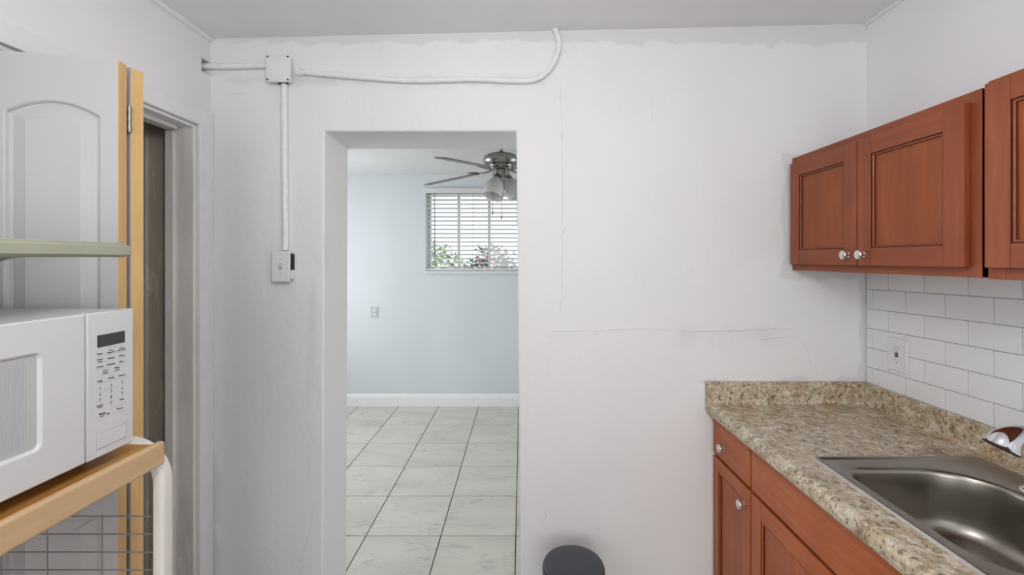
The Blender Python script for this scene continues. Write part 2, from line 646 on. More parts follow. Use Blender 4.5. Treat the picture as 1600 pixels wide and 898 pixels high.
# doorway wall
wb = wall('wall_back', lambda a, b, t: (a, t, b), -2.65, 1.85, 0, 2.62, YB, YB2, [(DX0, DX1, -1, DZ)], 'plaster_back')
for v in wb.data.vertices:
    if abs(v.co.x - DX1) < 1e-4:
        v.co.x = -0.001 - 0.0205 * min(1.0, max(0.0, (v.co.z - 0.2) / (DZ - 0.2)))
    if abs(v.co.x - DX0) < 1e-4:
        v.co.x = DX0 - (0.008 if v.co.z < 1 else 0)
    if abs(v.co.z - DZ) < 1e-4 and v.co.y > 2 and -1 < v.co.x < 0.2:
        v.co.z -= 0.012
struct(wb, 'white hand-trowelled plaster wall with an open doorway')
bm = bmesh.new(); bm.from_mesh(wb.data)
bmesh.ops.remove_doubles(bm, verts=bm.verts, dist=1e-5)
sharp = [e for e in bm.edges if len(e.link_faces) == 2 and e.calc_face_angle(0) > 1.0 and
         all(-0.9 < v.co.x < 0.05 and v.co.z < 2.1 for v in e.verts)]
bmesh.ops.bevel(bm, geom=sharp, offset=0.008, segments=3, affect='EDGES', profile=0.5)
bm.to_mesh(wb.data); bm.free()

# kitchen side walls
OP0, OP1, OPZ = 1.0, 1.767, 2.038
wl = wall('wall_left', lambda a, b, t: (t, a, b), YN - 0.15, YB, 0, 2.62, XL, XL - 0.105,
          [(OP0, OP1, -1, OPZ), (1.794, 1.8455, 2.264, 2.318), (-1.35, -0.15, 1.0, 2.1)], 'plaster_side')
struct(wl, 'white plaster wall holding the closet opening')
wr = wall('wall_right', lambda a, b, t: (t, a, b), YN - 0.15, YB, 0, 2.62, XR, XR + 0.12, [], 'plaster_side')
struct(wr, 'white wall with subway tile above the counter')
wn = wall('wall_near', lambda a, b, t: (a, t, b), XL - 0.105, XR + 0.12, 0, 2.62, YN, YN - 0.14, [(-0.9, 1.1, 0.9, 2.2)], 'plaster_side')
struct(wn)

# kitchen ceiling, falling slightly to the left
cl = MB()
zl, zr = 2.421, 2.487
cl.add([(XL - 0.1, YN - 0.15, zl), (XR + 0.12, YN - 0.15, zr), (XR + 0.12, YB + 0.02, zr - 0.004), (XL - 0.1, YB + 0.02, zl - 0.004),
        (XL - 0.1, YN - 0.15, 2.7), (XR + 0.12, YN - 0.15, 2.7), (XR + 0.12, YB + 0.02, 2.7), (XL - 0.1, YB + 0.02, 2.7)],
       [(0, 3, 2, 1), (4, 5, 6, 7), (0, 1, 5, 4), (1, 2, 6, 5), (2, 3, 7, 6), (3, 0, 4, 7)])
struct(cl.build('ceiling', 'plaster_ceiling'), 'painted kitchen ceiling')
# thin bead where the left wall meets the ceiling
m = MB().tube([(XL + 0.004, YN, zl - 0.006), (XL + 0.004, YB - 0.004, zl - 0.008)], 0.011, 8)
struct(m.build('trim_1', 'paint_trim', smooth=True), 'thin painted bead along the ceiling')
m = MB().tube([(XR - 0.004, YN, zr - 0.006), (XR - 0.004, YB - 0.004, zr - 0.008)], 0.009, 8)
struct(m.build('trim_2', 'paint_trim', smooth=True), 'thin painted bead along the ceiling')

# far room shell
struct(wall('wall_far', lambda a, b, t: (a, t, b), -2.65, 1.85, 0, 2.62, YF, YF + 0.16, [(-0.985, 0.30, 1.375, 2.225)], 'paint_far_wall'),
       'pale blue-grey wall of the room beyond')
struct(wall('wall_far_left', lambda a, b, t: (t, a, b), YB2, YF, 0, 2.62, FXL, FXL - 0.15, [(2.65, 4.15, 0.65, 2.15)], 'paint_far_wall'))
struct(wall('wall_far_right', lambda a, b, t: (t, a, b), YB2, YF, 0, 2.62, FXR, FXR + 0.15, [(2.8, 3.8, 0.65, 2.15)], 'paint_far_wall'))
struct(MB().box(-2.65, 1.85, YB2 - 0.02, YF + 0.16, FZ, FZ + 0.1).build('ceiling_far', 'paint_far_ceiling'), 'ceiling of the room beyond')
# baseboard of the far wall: board with a rounded cap
prof = [(0, 0), (-0.016, 0), (-0.016, 0.092), (-0.012, 0.102), (-0.012, 0.112), (-0.006, 0.122), (0, 0.125)]
m = MB().prism(prof, lambda p, q, t: (t, YF + p, q), FXL, FXR)
struct(m.build('baseboard_far', 'paint_trim'), 'white moulded baseboard')
m = MB().prism(prof, lambda p, q, t: (FXL - p, t, q), YB2, YF - 0.016)
struct(m.build('baseboard_far_left', 'paint_trim'))

# fine cracks in the plaster of the doorway wall


def pt(u, v, Y=YB):
    return Vector(((u - VPX) * Y / F_PX, Y, CAM_H + (VPY - v) * Y / F_PX))


def crack(points, w=0.0007):
    pts = []
    for k in range(len(points) - 1):
        a, b = points[k], points[k + 1]
        n = max(2, int(math.hypot(b[0] - a[0], b[1] - a[1]) / 9))
        for i in range(n):
            s = i / n
            pts.append((a[0] + (b[0] - a[0]) * s + random.uniform(-1.0, 1.0), a[1] + (b[1] - a[1]) * s + random.uniform(-1.0, 1.0)))
    pts.append(points[-1])
    m = MB()
    path = [pt(u, v, YB) for u, v in pts]
    m.tube(path, [w * random.uniform(0.4, 1.1) for _ in path], 5)
    o = m.build('plaster_crack', 'crack_line', wb, smooth=True)
    return o


for c_ in ([(476, 702), (484, 725), (482, 745)], [(500, 778), (489, 800), (484, 830), (474, 860), (470, 878)],
           [(1020, 160), (1019, 190)], [(876, 468), (876, 486)], [(930, 515), (985, 513)], [(1110, 518), (1180, 516), (1238, 513)],
           [(1190, 531), (1245, 525), (1262, 545), (1267, 572)], [(884, 355), (876, 372)], [(858, 527), (868, 524)],
           [(875, 150), (878, 190), (877, 245)], [(352, 147), (385, 145)], [(850, 790), (853, 808), (846, 820)]):
    crack(c_)
# raised ridge where an old chase was filled
m = MB()
m.tube([pt(876, 130), pt(878, 200), pt(879, 300), pt(878, 400), pt(878, 488)], 0.003, 6, sx=0.8, sy=0.8)
ridge = m.build('plaster_ridge', 'plaster_back', wb, smooth=True)
ridge2 = MB().tube([pt(u_, 515 + 2 * math.sin(u_ * 0.03)) for u_ in range(862, 1241, 14)], 0.0028, 6).build('plaster_ridge', 'plaster_back', wb, smooth=True)

# ------------------------------------------------------------------ closet with folding door (left)
CX = XL - 0.105
closet = MB()
closet.box(CX - 0.001, -2.15, 1.80, 1.842, 0, 2.5)          # end wall
closet.box(-2.15, -2.10, 0.85, 1.80, 0, 2.5)
closet.box(CX - 0.001, -2.15, 0.82, 0.86, 0, 2.5)
closet.box(CX - 0.001, -2.15, 0.82, 1.842, 2.45, 2.5)
struct(closet.build('wall_closet', 'closet_brown'), 'dark grey-brown peeling closet interior')
m = MB().tube([(-1.505, 1.792, 0), (-1.505, 1.792, 1.2), (-1.503, 1.792, 2.05), (-1.505, 1.792, 2.44)], 0.011, 10)
tag(m.build('closet_pipe', 'closet_brown', smooth=True), 'thin vertical pipe painted brown on the dark closet wall', 'pipe')

# lining and casing of the opening
tr = bpy.data.objects.new('trim_3', None)
COL.objects.link(tr)
struct(tr, 'painted casing and lining around the closet opening')
m = MB()
m.box(CX, XL - 0.002, OP1 - 0.014, OP1 - 0.0005, 0, OPZ)
m.box(CX, CX + 0.032, OP1 - 0.026, OP1 - 0.013, 0, OPZ)
m.build('jamb', 'jamb_grey', tr, bevel=0.002)
m = MB().box(CX, XL - 0.002, OP0 + 0.0005, OP0 + 0.014, 0, OPZ)
m.build('jamb', 'jamb_grey', tr, bevel=0.002)
m = MB().box(CX, XL - 0.002, OP0 + 0.014, OP1 - 0.014, OPZ - 0.012, OPZ - 0.0005)
m.box(CX, CX + 0.034, OP0 + 0.014, OP1 - 0.026, OPZ - 0.024, OPZ - 0.012)
m.build('head_jamb', 'paint_trim', tr, bevel=0.002)
m = MB().box(-1.352, -1.330, OP0 + 0.02, 1.725, OPZ - 0.030, OPZ - 0.012)
m.build('door_track', 'track_white', tr, bevel=0.002)
m = MB().box(XL, XL + 0.014, OP1, YB - 0.001, 0, OPZ + 0.062)
m.build('casing', 'paint_trim', tr, bevel=0.004)
m = MB().box(XL, XL + 0.014, OP0 - 0.085, OP0, 0, OPZ + 0.062)
m.build('casing', 'paint_trim', tr, bevel=0.004)
m = MB().box(XL, XL + 0.014, OP0, OP1, OPZ, OPZ + 0.062)
m.build('casing_head', 'paint_trim', tr, bevel=0.004)

LEAF_W, LEAF_T, LEAF_Z0, LEAF_Z1 = 0.335, 0.032, 0.02, 2.004


def leaf_mesh(flip):
    """folding-door leaf: local x from the fold edge, front at y=0 facing +y; arched raised panel above, square one below"""
    m = MB()
    sg = -1 if flip else 1
    T = lambda s, d, z: (sg * s, d, z)
    S0, S1 = 0.037, 0.233
    n = 22

    def arch(s0, s1, zb, zc, za):
        out = [(s0, zb), (s1, zb)]
        for i in range(n + 1):
            q = i / n
            s = s1 + (s0 - s1) * q
            out.append((s, zc + (za - zc) * (1 - (2 * q - 1) ** 2)))
        return out
    LB, LT, UB, UC, UA = 0.17, 0.87, 1.05, 1.862, 1.894
    q4 = lambda a, b, c, d: m.quad(T(*a), T(*b), T(*c), T(*d))
    z0, z1, w = LEAF_Z0, LEAF_Z1, LEAF_W
    q4((0, 0, z0), (S0, 0, z0), (S0, 0, z1), (0, 0, z1))
    q4((S1, 0, z0), (w, 0, z0), (w, 0, z1), (S1, 0, z1))
    q4((S0, 0, z0), (S1, 0, z0), (S1, 0, LB), (S0, 0, LB))
    q4((S0, 0, LT), (S1, 0, LT), (S1, 0, UB), (S0, 0, UB))
    up = arch(S0, S1, UB, UC, UA)
    for i in range(n):
        a, b = up[2 + i], up[3 + i]
        q4((a[0], 0, a[1]), (b[0], 0, b[1]), (b[0], 0, z1), (a[0], 0, z1))
    for (zb, zc, za) in ((UB, UC, UA), (LB, LT, LT)):
        loops = []
        for ins, dep in ((0, 0), (0.003, -0.002), (0.006, -0.008), (0.013, -0.0095), (0.018, -0.008), (0.039, -0.0025), (0.042, -0.001)):
            k = ins * 1.0
            loops.append([T(s, dep, z) for s, z in arch(S0 + k, S1 - k, zb + k, zc - k * 0.5, za - k)])
        m.loft(loops, cap1=True)
    # sides and back
    q4((w, 0, z0), (w, -LEAF_T, z0), (w, -LEAF_T, z1), (w, 0, z1))
    q4((0, 0, z1), (w, 0, z1), (w, -LEAF_T, z1), (0, -LEAF_T, z1))
    q4((0, 0, z0), (w, 0, z0), (w, -LEAF_T, z0), (0, -LEAF_T, z0))
    q4((0, -LEAF_T, z0), (w, -LEAF_T, z0), (w, -LEAF_T, z1), (0, -LEAF_T, z1))
    q4((0, 0, z0), (0, -LEAF_T, z0), (0, -LEAF_T, z1), (0, 0, z1))
    me = m.mesh('leaf', 'door_white')
    e = MB().box(sg * -0.0015, sg * 0.0006, -LEAF_T + 0.0008, -0.0008, z0 + 0.001, z1 - 0.001)
    return me, e.mesh('edge_strip', 'raw_pine')


door = bpy.data.objects.new('door_1', None)
COL.objects.link(door)
struct(door, 'white two-leaf folding closet door with arched panels and raw wood edges')
# leaf with its panelled face towards the kitchen
me, ed = leaf_mesh(False)
l1 = place(me, 'leaf', door, (-1.006, 1.113, 0), (0, 0, math.atan2(-0.216, -0.976)))
place(ed, 'edge_strip', l1)['label'] = 'raw yellow wood edge'
me, ed = leaf_mesh(True)
l2 = place(me, 'leaf', door, (-1.0055, 1.1875, 0), (0, 0, math.atan2(-0.24, 0.97)))
place(ed, 'edge_strip', l2)['label'] = 'raw yellow wood edge'
for hz in (1.868, 1.02, 0.22):
    h = MB().tube([(-1.0085, 1.1495, hz - 0.034), (-1.0085, 1.1495, hz + 0.034)], 0.0042, 10)
    for k in range(3):
        h.tube([(-1.0085, 1.1495, hz - 0.030 + k * 0.024), (-1.0085, 1.1495, hz - 0.018 + k * 0.024)], 0.0052, 10)
    h.box(-1.02, -1.0095, 1.1472, 1.1490, hz - 0.032, hz + 0.032)
    h.box(-1.02, -1.0095, 1.1505, 1.1522, hz - 0.032, hz + 0.032)
    h.build('hinge', 'metal_zinc', door, smooth=True)

# ------------------------------------------------------------------ conduits, junction box, switch on the doorway wall
RC = 0.0115


def smooth_path(pts, n=6):
    P = [Vector(p) for p in pts]
    out = []
    for i in range(len(P) - 1):
        p0, p1, p2, p3 = P[max(i - 1, 0)], P[i], P[i + 1], P[min(i + 2, len(P) - 1)]
        for k in range(n):
            t = k / n
            out.append(0.5 * ((2 * p1) + (-p0 + p2) * t + (2 * p0 - 5 * p1 + 4 * p2 - p3) * t * t + (-p0 + 3 * p1 - 3 * p2 + p3) * t ** 3))
    out.append(P[-1])
    return out


def wallpath(pts, off=RC):
    # pixel pairs measured on the wall, converted once into wall positions (metres)
    return [pt(u, v, YB) + Vector((0, -off, 0)) for u, v in pts]


c = thing('conduit', 'short white conduit running from the junction box into the wall hole', 'conduit')
p = smooth_path([(XL - 0.07, 1.817, 2.291)] + [tuple(q) for q in wallpath([(330, 105.5), (350, 106), (390, 105), (424, 104)])])
MB().tube(p, RC, 12).build('pipe', 'paint_conduit', c, smooth=True)
c = thing('conduit', 'long white conduit curving from the junction box up to the ceiling', 'conduit')
p = smooth_path(wallpath([(466, 114), (480, 115), (510, 118), (560, 122), (610, 126), (640, 127.5), (690, 127), (740, 125.5), (800, 128), (832, 127),
                          (853, 116), (866, 98), (873, 75), (871, 58), (863, 41)]), 5)
MB().tube(p, RC * 0.98, 12).build('pipe', 'paint_conduit', c, smooth=True)
a, b = wallpath([(467, 114), (475, 114.6)])
MB().tube([a, b], RC * 1.35, 12).build('connector', 'paint_conduit', c, smooth=True)
c = thing('conduit', 'straight vertical white conduit between junction box and light switch', 'conduit')
p = smooth_path(wallpath([(446.5, 133), (446.8, 200), (447.5, 300), (448.5, 360), (448, 391)]))
MB().tube(p, RC * 1.12, 12).build('pipe', 'paint_conduit', c, smooth=True)


def rrect(cx, cz, w, h, r, n=5):
    out = []
    for (sx, sz, a0) in ((1, 1, 0), (-1, 1, 90), (-1, -1, 180), (1, -1, 270)):
        for k in range(n + 1):
            a = math.radians(a0 + 90 * k / n)
            out.append((cx + sx * (w / 2 - r) + r * math.cos(a), cz + sz * (h / 2 - r) + r * math.sin(a)))
    return out


# junction box
jc = (pt(424, 93) + pt(462, 134)) / 2
j = thing('junction_box', 'square white junction box where three conduits meet', 'junction box')
lp = lambda w, h, r, y: [(x, y, z) for x, z in rrect(jc.x, jc.z, w, h, r)]
m = MB().loft([lp(0.086, 0.094, 0.01, YB - 0.0005), lp(0.088, 0.096, 0.01, YB - 0.034)], cap0=True, cap1=True)
m.build('box', 'paint_conduit', j, smooth=True)
m = MB().loft([lp(0.098, 0.108, 0.013, YB - 0.034), lp(0.101, 0.111, 0.014, YB - 0.038), lp(0.099, 0.109, 0.014, YB - 0.043), lp(0.093, 0.103, 0.012, YB - 0.045)],
              cap0=True, cap1=True)
cov = m.build('cover', 'plate_plastic', j, smooth=True)
kz = pt(424, 104).z
MB().tube([(jc.x - 0.052, YB - RC - 0.001, kz - 0.004), (jc.x - 0.042, YB - RC - 0.001, kz - 0.004)], 0.0165, 14).build('knockout', 'dark_gap', j)
kx = pt(446.5, 133).x
MB().tube([(kx - 0.003, YB - 0.014, jc.z - 0.052), (kx - 0.003, YB - 0.014, jc.z - 0.044)], 0.0195, 14).build('knockout', 'dark_gap', j)
for sx in (-1, 1):
    for sz in (-1, 1):
        M = Matrix.Translation((jc.x + sx * 0.041, YB - 0.0452, jc.z + sz * 0.046)) @ Matrix.Rotation(PI / 2, 4, 'X') @ Matrix.Diagonal((1.0, 0.8, 1, 1))
        MB().lathe([(0.0042, -0.001), (0.0042, 0.0004), (0.002, 0.0008)], 10, M=M).build('screw', 'dark_gap', cov)
# light switch
sc = (pt(430, 392) + pt(459, 440)) / 2
s_ = thing('light_switch', 'off-white toggle light switch at the foot of the conduit', 'light switch')
m = MB().box(sc.x - 0.032, sc.x + 0.043, YB - 0.0005, YB - 0.022, sc.z - 0.05, sc.z + 0.052)
m.build('back_box', 'dark_gap', s_, bevel=0.002)
m = MB().box(sc.x + 0.037, sc.x + 0.0445, YB - 0.0005, YB - 0.024, sc.z - 0.052, sc.z - 0.014)
m.build('plaster_fill', 'paint_conduit', s_, bevel=0.003)
m = MB().box(sc.x - 0.0385, sc.x + 0.0375, YB - 0.022, YB - 0.030, sc.z - 0.063, sc.z + 0.063)
pl = m.build('plate', 'plate_plastic', s_, bevel=0.004, seg=3)
m = MB().box(sc.x - 0.006, sc.x + 0.006, YB - 0.03, YB - 0.032, sc.z - 0.013, sc.z + 0.013)
m.build('toggle_collar', 'micro_line', pl, bevel=0.0006)
m = MB().prism([(-0.03, -0.004), (-0.044, 0.007), (-0.041, 0.011), (-0.03, 0.006)], lambda p_, q, t: (sc.x + t, YB + p_, sc.z + q), -0.004, 0.004)
m.build('toggle', 'outlet_white', pl, bevel=0.0008)
for dz in (-0.03, 0.03):
    M = Matrix.Translation((sc.x, YB - 0.0301, sc.z + dz)) @ Matrix.Rotation(PI / 2, 4, 'X')
    MB().lathe([(0.0028, -0.001), (0.0028, 0.0006), (0.0015, 0.001)], 10, M=M).build('screw', 'micro_line', pl)

# ------------------------------------------------------------------ subway tile on the right wall
TW, TH, GAP = 0.1525, 0.0775, 0.002
t_me = MB().box(-0.006, 0.0, -TW / 2, TW / 2, -TH / 2, TH / 2).mesh('subway_tile', 'tile_glaze', bevel=0.0014, seg=2)
grout = MB().box(XR - 0.0028, XR, 0.1, 1.838, 1.0, 1.455).build('grout_bed', 'tile_grout', wr)
tilt = 0.016
py, pz = 0.1545, 0.0795
cut_cache = {}
for r in range(6):
    zc = 1.0205 + r * pz + 0.006
    first = 1.808 if r % 2 == 0 else 1.731
    edge = first + py
    k = 0
    while True:
        y1 = first + py * (1 - k) - GAP / 2
        y0 = y1 - TW
        k += 1
        if y0 < 0.25:
            break
        y1c = min(y1, 1.839)
        if y1c - y0 < 0.012:
            continue
        yc = (y0 + y1c) / 2
        zz = zc + (1.84 - yc) * tilt
        if abs(y1c - y1) < 1e-6:
            me = t_me
        else:
            key = round(y1c - y0, 4)
            if key not in cut_cache:
                w = y1c - y0
                cut_cache[key] = MB().box(-0.006, 0, -w / 2, w / 2, -TH / 2, TH / 2).mesh('subway_tile', 'tile_glaze', bevel=0.0014, seg=2)
            me = cut_cache[key]
        place(me, 'subway_tile', wr, (XR - 0.0004, yc, zz), (-tilt, 0, 0))

# GFCI outlet in the tiled wall
g = thing('wall_outlet', 'white ground-fault outlet with black and red buttons on the subway tile', 'outlet')
gy, gz, gx = 1.683, 1.147, XR - 0.0068
m = MB().box(gx - 0.006, gx, gy - 0.0435, gy + 0.0435, gz - 0.063, gz + 0.063)
gp = m.build('plate', 'outlet_white', g, bevel=0.0025, seg=3)
m = MB().box(gx - 0.0078, gx - 0.006, gy - 0.0165, gy + 0.0165, gz - 0.0335, gz + 0.0335)
m.build('receptacle', 'outlet_white', gp, bevel=0.0008)
MB().box(gx - 0.0088, gx - 0.0078, gy - 0.0075, gy + 0.0075, gz + 0.0012, gz + 0.0076).build('test_button', 'button_black', gp)
MB().box(gx - 0.0088, gx - 0.0078, gy - 0.0075, gy + 0.0075, gz - 0.0076, gz - 0.0012).build('reset_button', 'button_black', gp)
MB().box(gx - 0.0086, gx - 0.0078, gy - 0.0025, gy + 0.0025, gz + 0.009, gz + 0.0125).build('indicator', 'button_red', gp)
for zz in (0.022, -0.018):
    for yy in (-0.0065, 0.0065):
        MB().box(gx - 0.0081, gx - 0.0077, gy + yy - 0.0011, gy + yy + 0.0011, gz + zz - 0.0035, gz + zz + 0.0035).build('slot', 'cord_grey', gp)
MB().box(gx - 0.0081, gx - 0.0077, gy - 0.0022, gy + 0.0022, gz - 0.0305, gz - 0.0265).build('slot', 'cord_grey', gp)
MB().box(gx - 0.0081, gx - 0.0077, gy - 0.014, gy + 0.014, gz + 0.0305, gz + 0.0318).build('seam', 'micro_line', gp)

# ------------------------------------------------------------------ cabinets


def knob(parent, x, y, z, r=0.0155):
    """mushroom knob pointing to -x from a face at x"""
    M = Matrix.Translation((x, y, z)) @ Matrix.Rotation(-PI / 2, 4, 'Y')
    m = MB().lathe([(0.0085, 0.0), (0.0085, 0.002), (0.0055, 0.004), (0.0052, 0.014), (0.009, 0.017), (r, 0.0195), (r, 0.0225), (r * 0.8, 0.0255), (r * 0.4, 0.0268), (0.0015, 0.0272)], 20, M=M)
    return m.build('knob', 'knob_nickel', parent, smooth=True, angle=50)


def panel_door(parent, xf, y0, y1, z0, z1, st=0.056, th=0.019, pre=''):
    """framed door facing -x: two stiles, two rails, stepped bead and a recessed flat panel"""
    y0, y1 = sorted((y0, y1))
    m = MB()
    m.box(xf, xf + th, y0, y0 + st, z0, z1, 0)
    m.box(xf, xf + th, y1 - st, y1, z0, z1, 0)
    m.box(xf + 0.0003, xf + th, y0 + st, y1 - st, z0, z0 + st, 1)
    m.box(xf + 0.0003, xf + th, y0 + st, y1 - st, z1 - st, z1, 1)
    d = m.build('door', [pre + 'cherry_v', pre + 'cherry_h'], parent, bevel=0.0022, seg=2)
    a0, a1, b0, b1 = y0 + st, y1 - st, z0 + st, z1 - st

    def ring(k, dx):
        return [(xf + dx, a0 + k, b0 + k), (xf + dx, a1 - k, b0 + k), (xf + dx, a1 - k, b1 - k), (xf + dx, a0 + k, b1 - k)]
    p = MB()
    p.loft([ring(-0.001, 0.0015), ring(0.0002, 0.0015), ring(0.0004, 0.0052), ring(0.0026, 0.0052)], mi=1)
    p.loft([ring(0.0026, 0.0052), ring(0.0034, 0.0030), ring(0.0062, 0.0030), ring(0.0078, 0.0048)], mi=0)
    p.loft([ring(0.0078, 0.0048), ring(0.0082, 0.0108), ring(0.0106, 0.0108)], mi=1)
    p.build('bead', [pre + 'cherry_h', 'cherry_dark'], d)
    p = MB().box(xf + 0.0100, xf + 0.0165, a0 - 0.001, a1 + 0.001, b0 - 0.001, b1 + 0.001)
    p.build('panel', pre + 'cherry_panel', d)
    return d


def slab_front(parent, name, xf, y0, y1, z0, z1, th=0.019):
    m = MB().box(xf, xf + th, y0, y1, z0, z1)
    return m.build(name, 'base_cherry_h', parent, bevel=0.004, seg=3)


# wall cabinets
CXF = 1.118
u1 = thing('wall_cabinet', 'cherry wood wall cabinet with two panelled doors and knobs against the plaster wall', 'cabinet')
m = MB().box(CXF + 0.0005, 1.4195, 1.085, YB - 0.003, 1.463, 1.922)
m.build('carcass', 'cherry_v', u1, bevel=0.0015)
m = MB()
m.box(CXF, CXF + 0.019, 1.085, 1.118, 1.462, 1.923, 0)
m.box(CXF, CXF + 0.019, 1.815, YB - 0.0025, 1.462, 1.923, 0)
m.box(CXF + 0.0004, CXF + 0.019, 1.118, 1.815, 1.462, 1.50, 1)
m.box(CXF + 0.0004, CXF + 0.019, 1.118, 1.815, 1.885, 1.923, 1)
m.build('face_frame', ['cherry_v', 'cherry_h'], u1, bevel=0.001)
d = panel_door(u1, CXF - 0.0195, 1.4665, 1.8265, 1.487, 1.896)
knob(d, CXF - 0.0195, 1.500, 1.522)
d = panel_door(u1, CXF - 0.0195, 1.110, 1.4625, 1.487, 1.896)
knob(d, CXF - 0.0195, 1.432, 1.522)
u2 = thing('wall_cabinet', 'slightly taller cherry wood wall cabinet above the sink', 'cabinet')
m = MB().box(CXF + 0.0005, 1.4195, 0.462, 1.068, 1.461, 1.931)
m.build('carcass', 'cherry_v', u2, bevel=0.0015)
m = MB()
m.box(CXF - 0.001, CXF + 0.019, 1.03, 1.0695, 1.46, 1.932, 0)
m.box(CXF - 0.001, CXF + 0.019, 0.461, 0.50, 1.46, 1.932, 0)
m.box(CXF - 0.0006, CXF + 0.019, 0.50, 1.03, 1.46, 1.50, 1)
m.box(CXF - 0.0006, CXF + 0.019, 0.50, 1.03, 1.892, 1.932, 1)
m.build('face_frame', ['cherry_v', 'cherry_h'], u2, bevel=0.001)
d = panel_door(u2, CXF - 0.0205, 0.768, 1.060, 1.487, 1.922)
knob(d, CXF - 0.0205, 0.795, 1.522)
d = panel_door(u2, CXF - 0.0205, 0.472, 0.764, 1.487, 1.922)
knob(d, CXF - 0.0205, 0.735, 1.522)

# base cabinets
BXF = 0.808          # face frame plane; fronts stand proud of it
ZC = 0.872
b1 = thing('base_cabinet', 'narrow cherry wood base cabinet with one drawer over one door', 'cabinet')
m = MB()
m.box(BXF, 1.405, 1.540, YB - 0.003, 0.10, ZC)
m.box(BXF + 0.06, 1.405, 1.540, YB - 0.003, 0.0, 0.10)
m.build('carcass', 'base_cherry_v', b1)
d = slab_front(b1, 'drawer', BXF - 0.0195, 1.5455, 1.8405, 0.716, 0.866)
knob(d, BXF - 0.0195, 1.738, 0.772, 0.0165)
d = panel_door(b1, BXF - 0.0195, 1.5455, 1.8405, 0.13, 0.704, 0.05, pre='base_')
knob(d, BXF - 0.0195, 1.580, 0.640, 0.0165)
b2 = thing('base_cabinet', 'wide cherry wood sink base cabinet with a long false front', 'cabinet')
m = MB()
m.box(BXF, 1.405, 0.615, 1.538, 0.10, 0.66)
m.box(BXF, BXF + 0.03, 0.615, 1.538, 0.66, ZC)
m.box(BXF, 1.405, 1.50, 1.538, 0.66, ZC)
m.box(BXF, 1.405, 0.615, 0.65, 0.66, ZC)
m.box(BXF + 0.06, 1.405, 0.615, 1.538, 0.0, 0.10)
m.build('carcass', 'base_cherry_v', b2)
slab_front(b2, 'false_front', BXF - 0.0195, 0.625, 1.535, 0.716, 0.866)
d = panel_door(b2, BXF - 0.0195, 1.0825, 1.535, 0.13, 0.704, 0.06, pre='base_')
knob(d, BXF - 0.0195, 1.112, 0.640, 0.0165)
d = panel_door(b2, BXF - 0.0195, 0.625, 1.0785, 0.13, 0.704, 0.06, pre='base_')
knob(d, BXF - 0.0195, 1.048, 0.640, 0.0165)

# countertop with rolled front edge, cut out for the sink, and backsplashes
ZT = 0.914
CY0, CY1 = 0.60, 1.8255
ct = thing('countertop', 'beige and brown speckled granite-look laminate countertop with low backsplash', 'countertop')
edge = [(0.90, ZC + 0.001), (0.790, ZC + 0.001), (0.790, ZC - 0.006)]
for k in range(0, 9):
    a = math.radians(180 + 10) - math.radians(100) * k / 8
    edge.append((0.782 + 0.018 * math.cos(a) + 0.0, 0.8975 + 0.0185 * math.sin(a) + 0.0))
edge = [(0.90, ZC + 0.001), (0.788, ZC + 0.001), (0.788, ZC - 0.004), (0.772, ZC - 0.004), (0.765, ZC + 0.002), (0.763, ZC + 0.012), (0.7635, ZC + 0.028),
        (0.767, ZC + 0.0385), (0.774, ZC + 0.0445), (0.783, ZC + 0.0458), (0.797, ZC + 0.0440), (0.812, ZT), (0.90, ZT)]
m = MB().prism(edge, lambda p_, q, t: (p_, t, q), CY0, CY1)
m.box(0.90, 1.335, 1.305, CY1, ZC + 0.001, ZT)
m.box(0.90, 1.335, CY0, 0.79, ZC + 0.001, ZT)
m.box(1.335, 1.4005, CY0, CY1, ZC + 0.001, ZT)
m.build('slab', 'granite_laminate', ct, smooth=True, angle=40)
m = MB().box(0.757, 1.4195, CY1, YB - 0.001, ZT - 0.03, 1.004)
m.build('backsplash', 'granite_laminate', ct, bevel=0.003, seg=2)
m = MB().box(1.4005, 1.4195, CY0, CY1 - 0.0002, ZT - 0.03, 1.004)
m.build('backsplash', 'granite_laminate', ct, bevel=0.003, seg=2)

# ------------------------------------------------------------------ sink and faucet


def rr_xy(x0, x1, y0, y1, rs, n=8):
    """rounded rectangle, rs = radii at (x1,y1),(x0,y1),(x0,y0),(x1,y0)"""
    out = []
    for (sx, sy, a0, r) in ((1, 1, 0, rs[0]), (-1, 1, 90, rs[1]), (-1, -1, 180, rs[2]), (1, -1, 270, rs[3])):
        cx = (x1 - r) if sx > 0 else (x0 + r)
        cy = (y1 - r) if sy > 0 else (y0 + r)
        for k in range(n + 1):
            a = math.radians(a0 + 90 * k / n)
            out.append((cx + r * math.cos(a), cy + r * math.sin(a)))
    return out


SX0, SX1, SY0, SY1 = 0.862, 1.366, 0.765, 1.338
BX0, BX1, BY0, BY1 = 0.905, 1.258, 0.815, 1.262
sk = thing('sink', 'drop-in stainless steel single-bowl sink', 'sink')


def L(dx, z, rs, box):
    x0, x1, y0, y1 = box
    return [(x, y, z) for x, y in rr_xy(x0 + dx, x1 - dx, y0 + dx, y1 - dx, rs)]


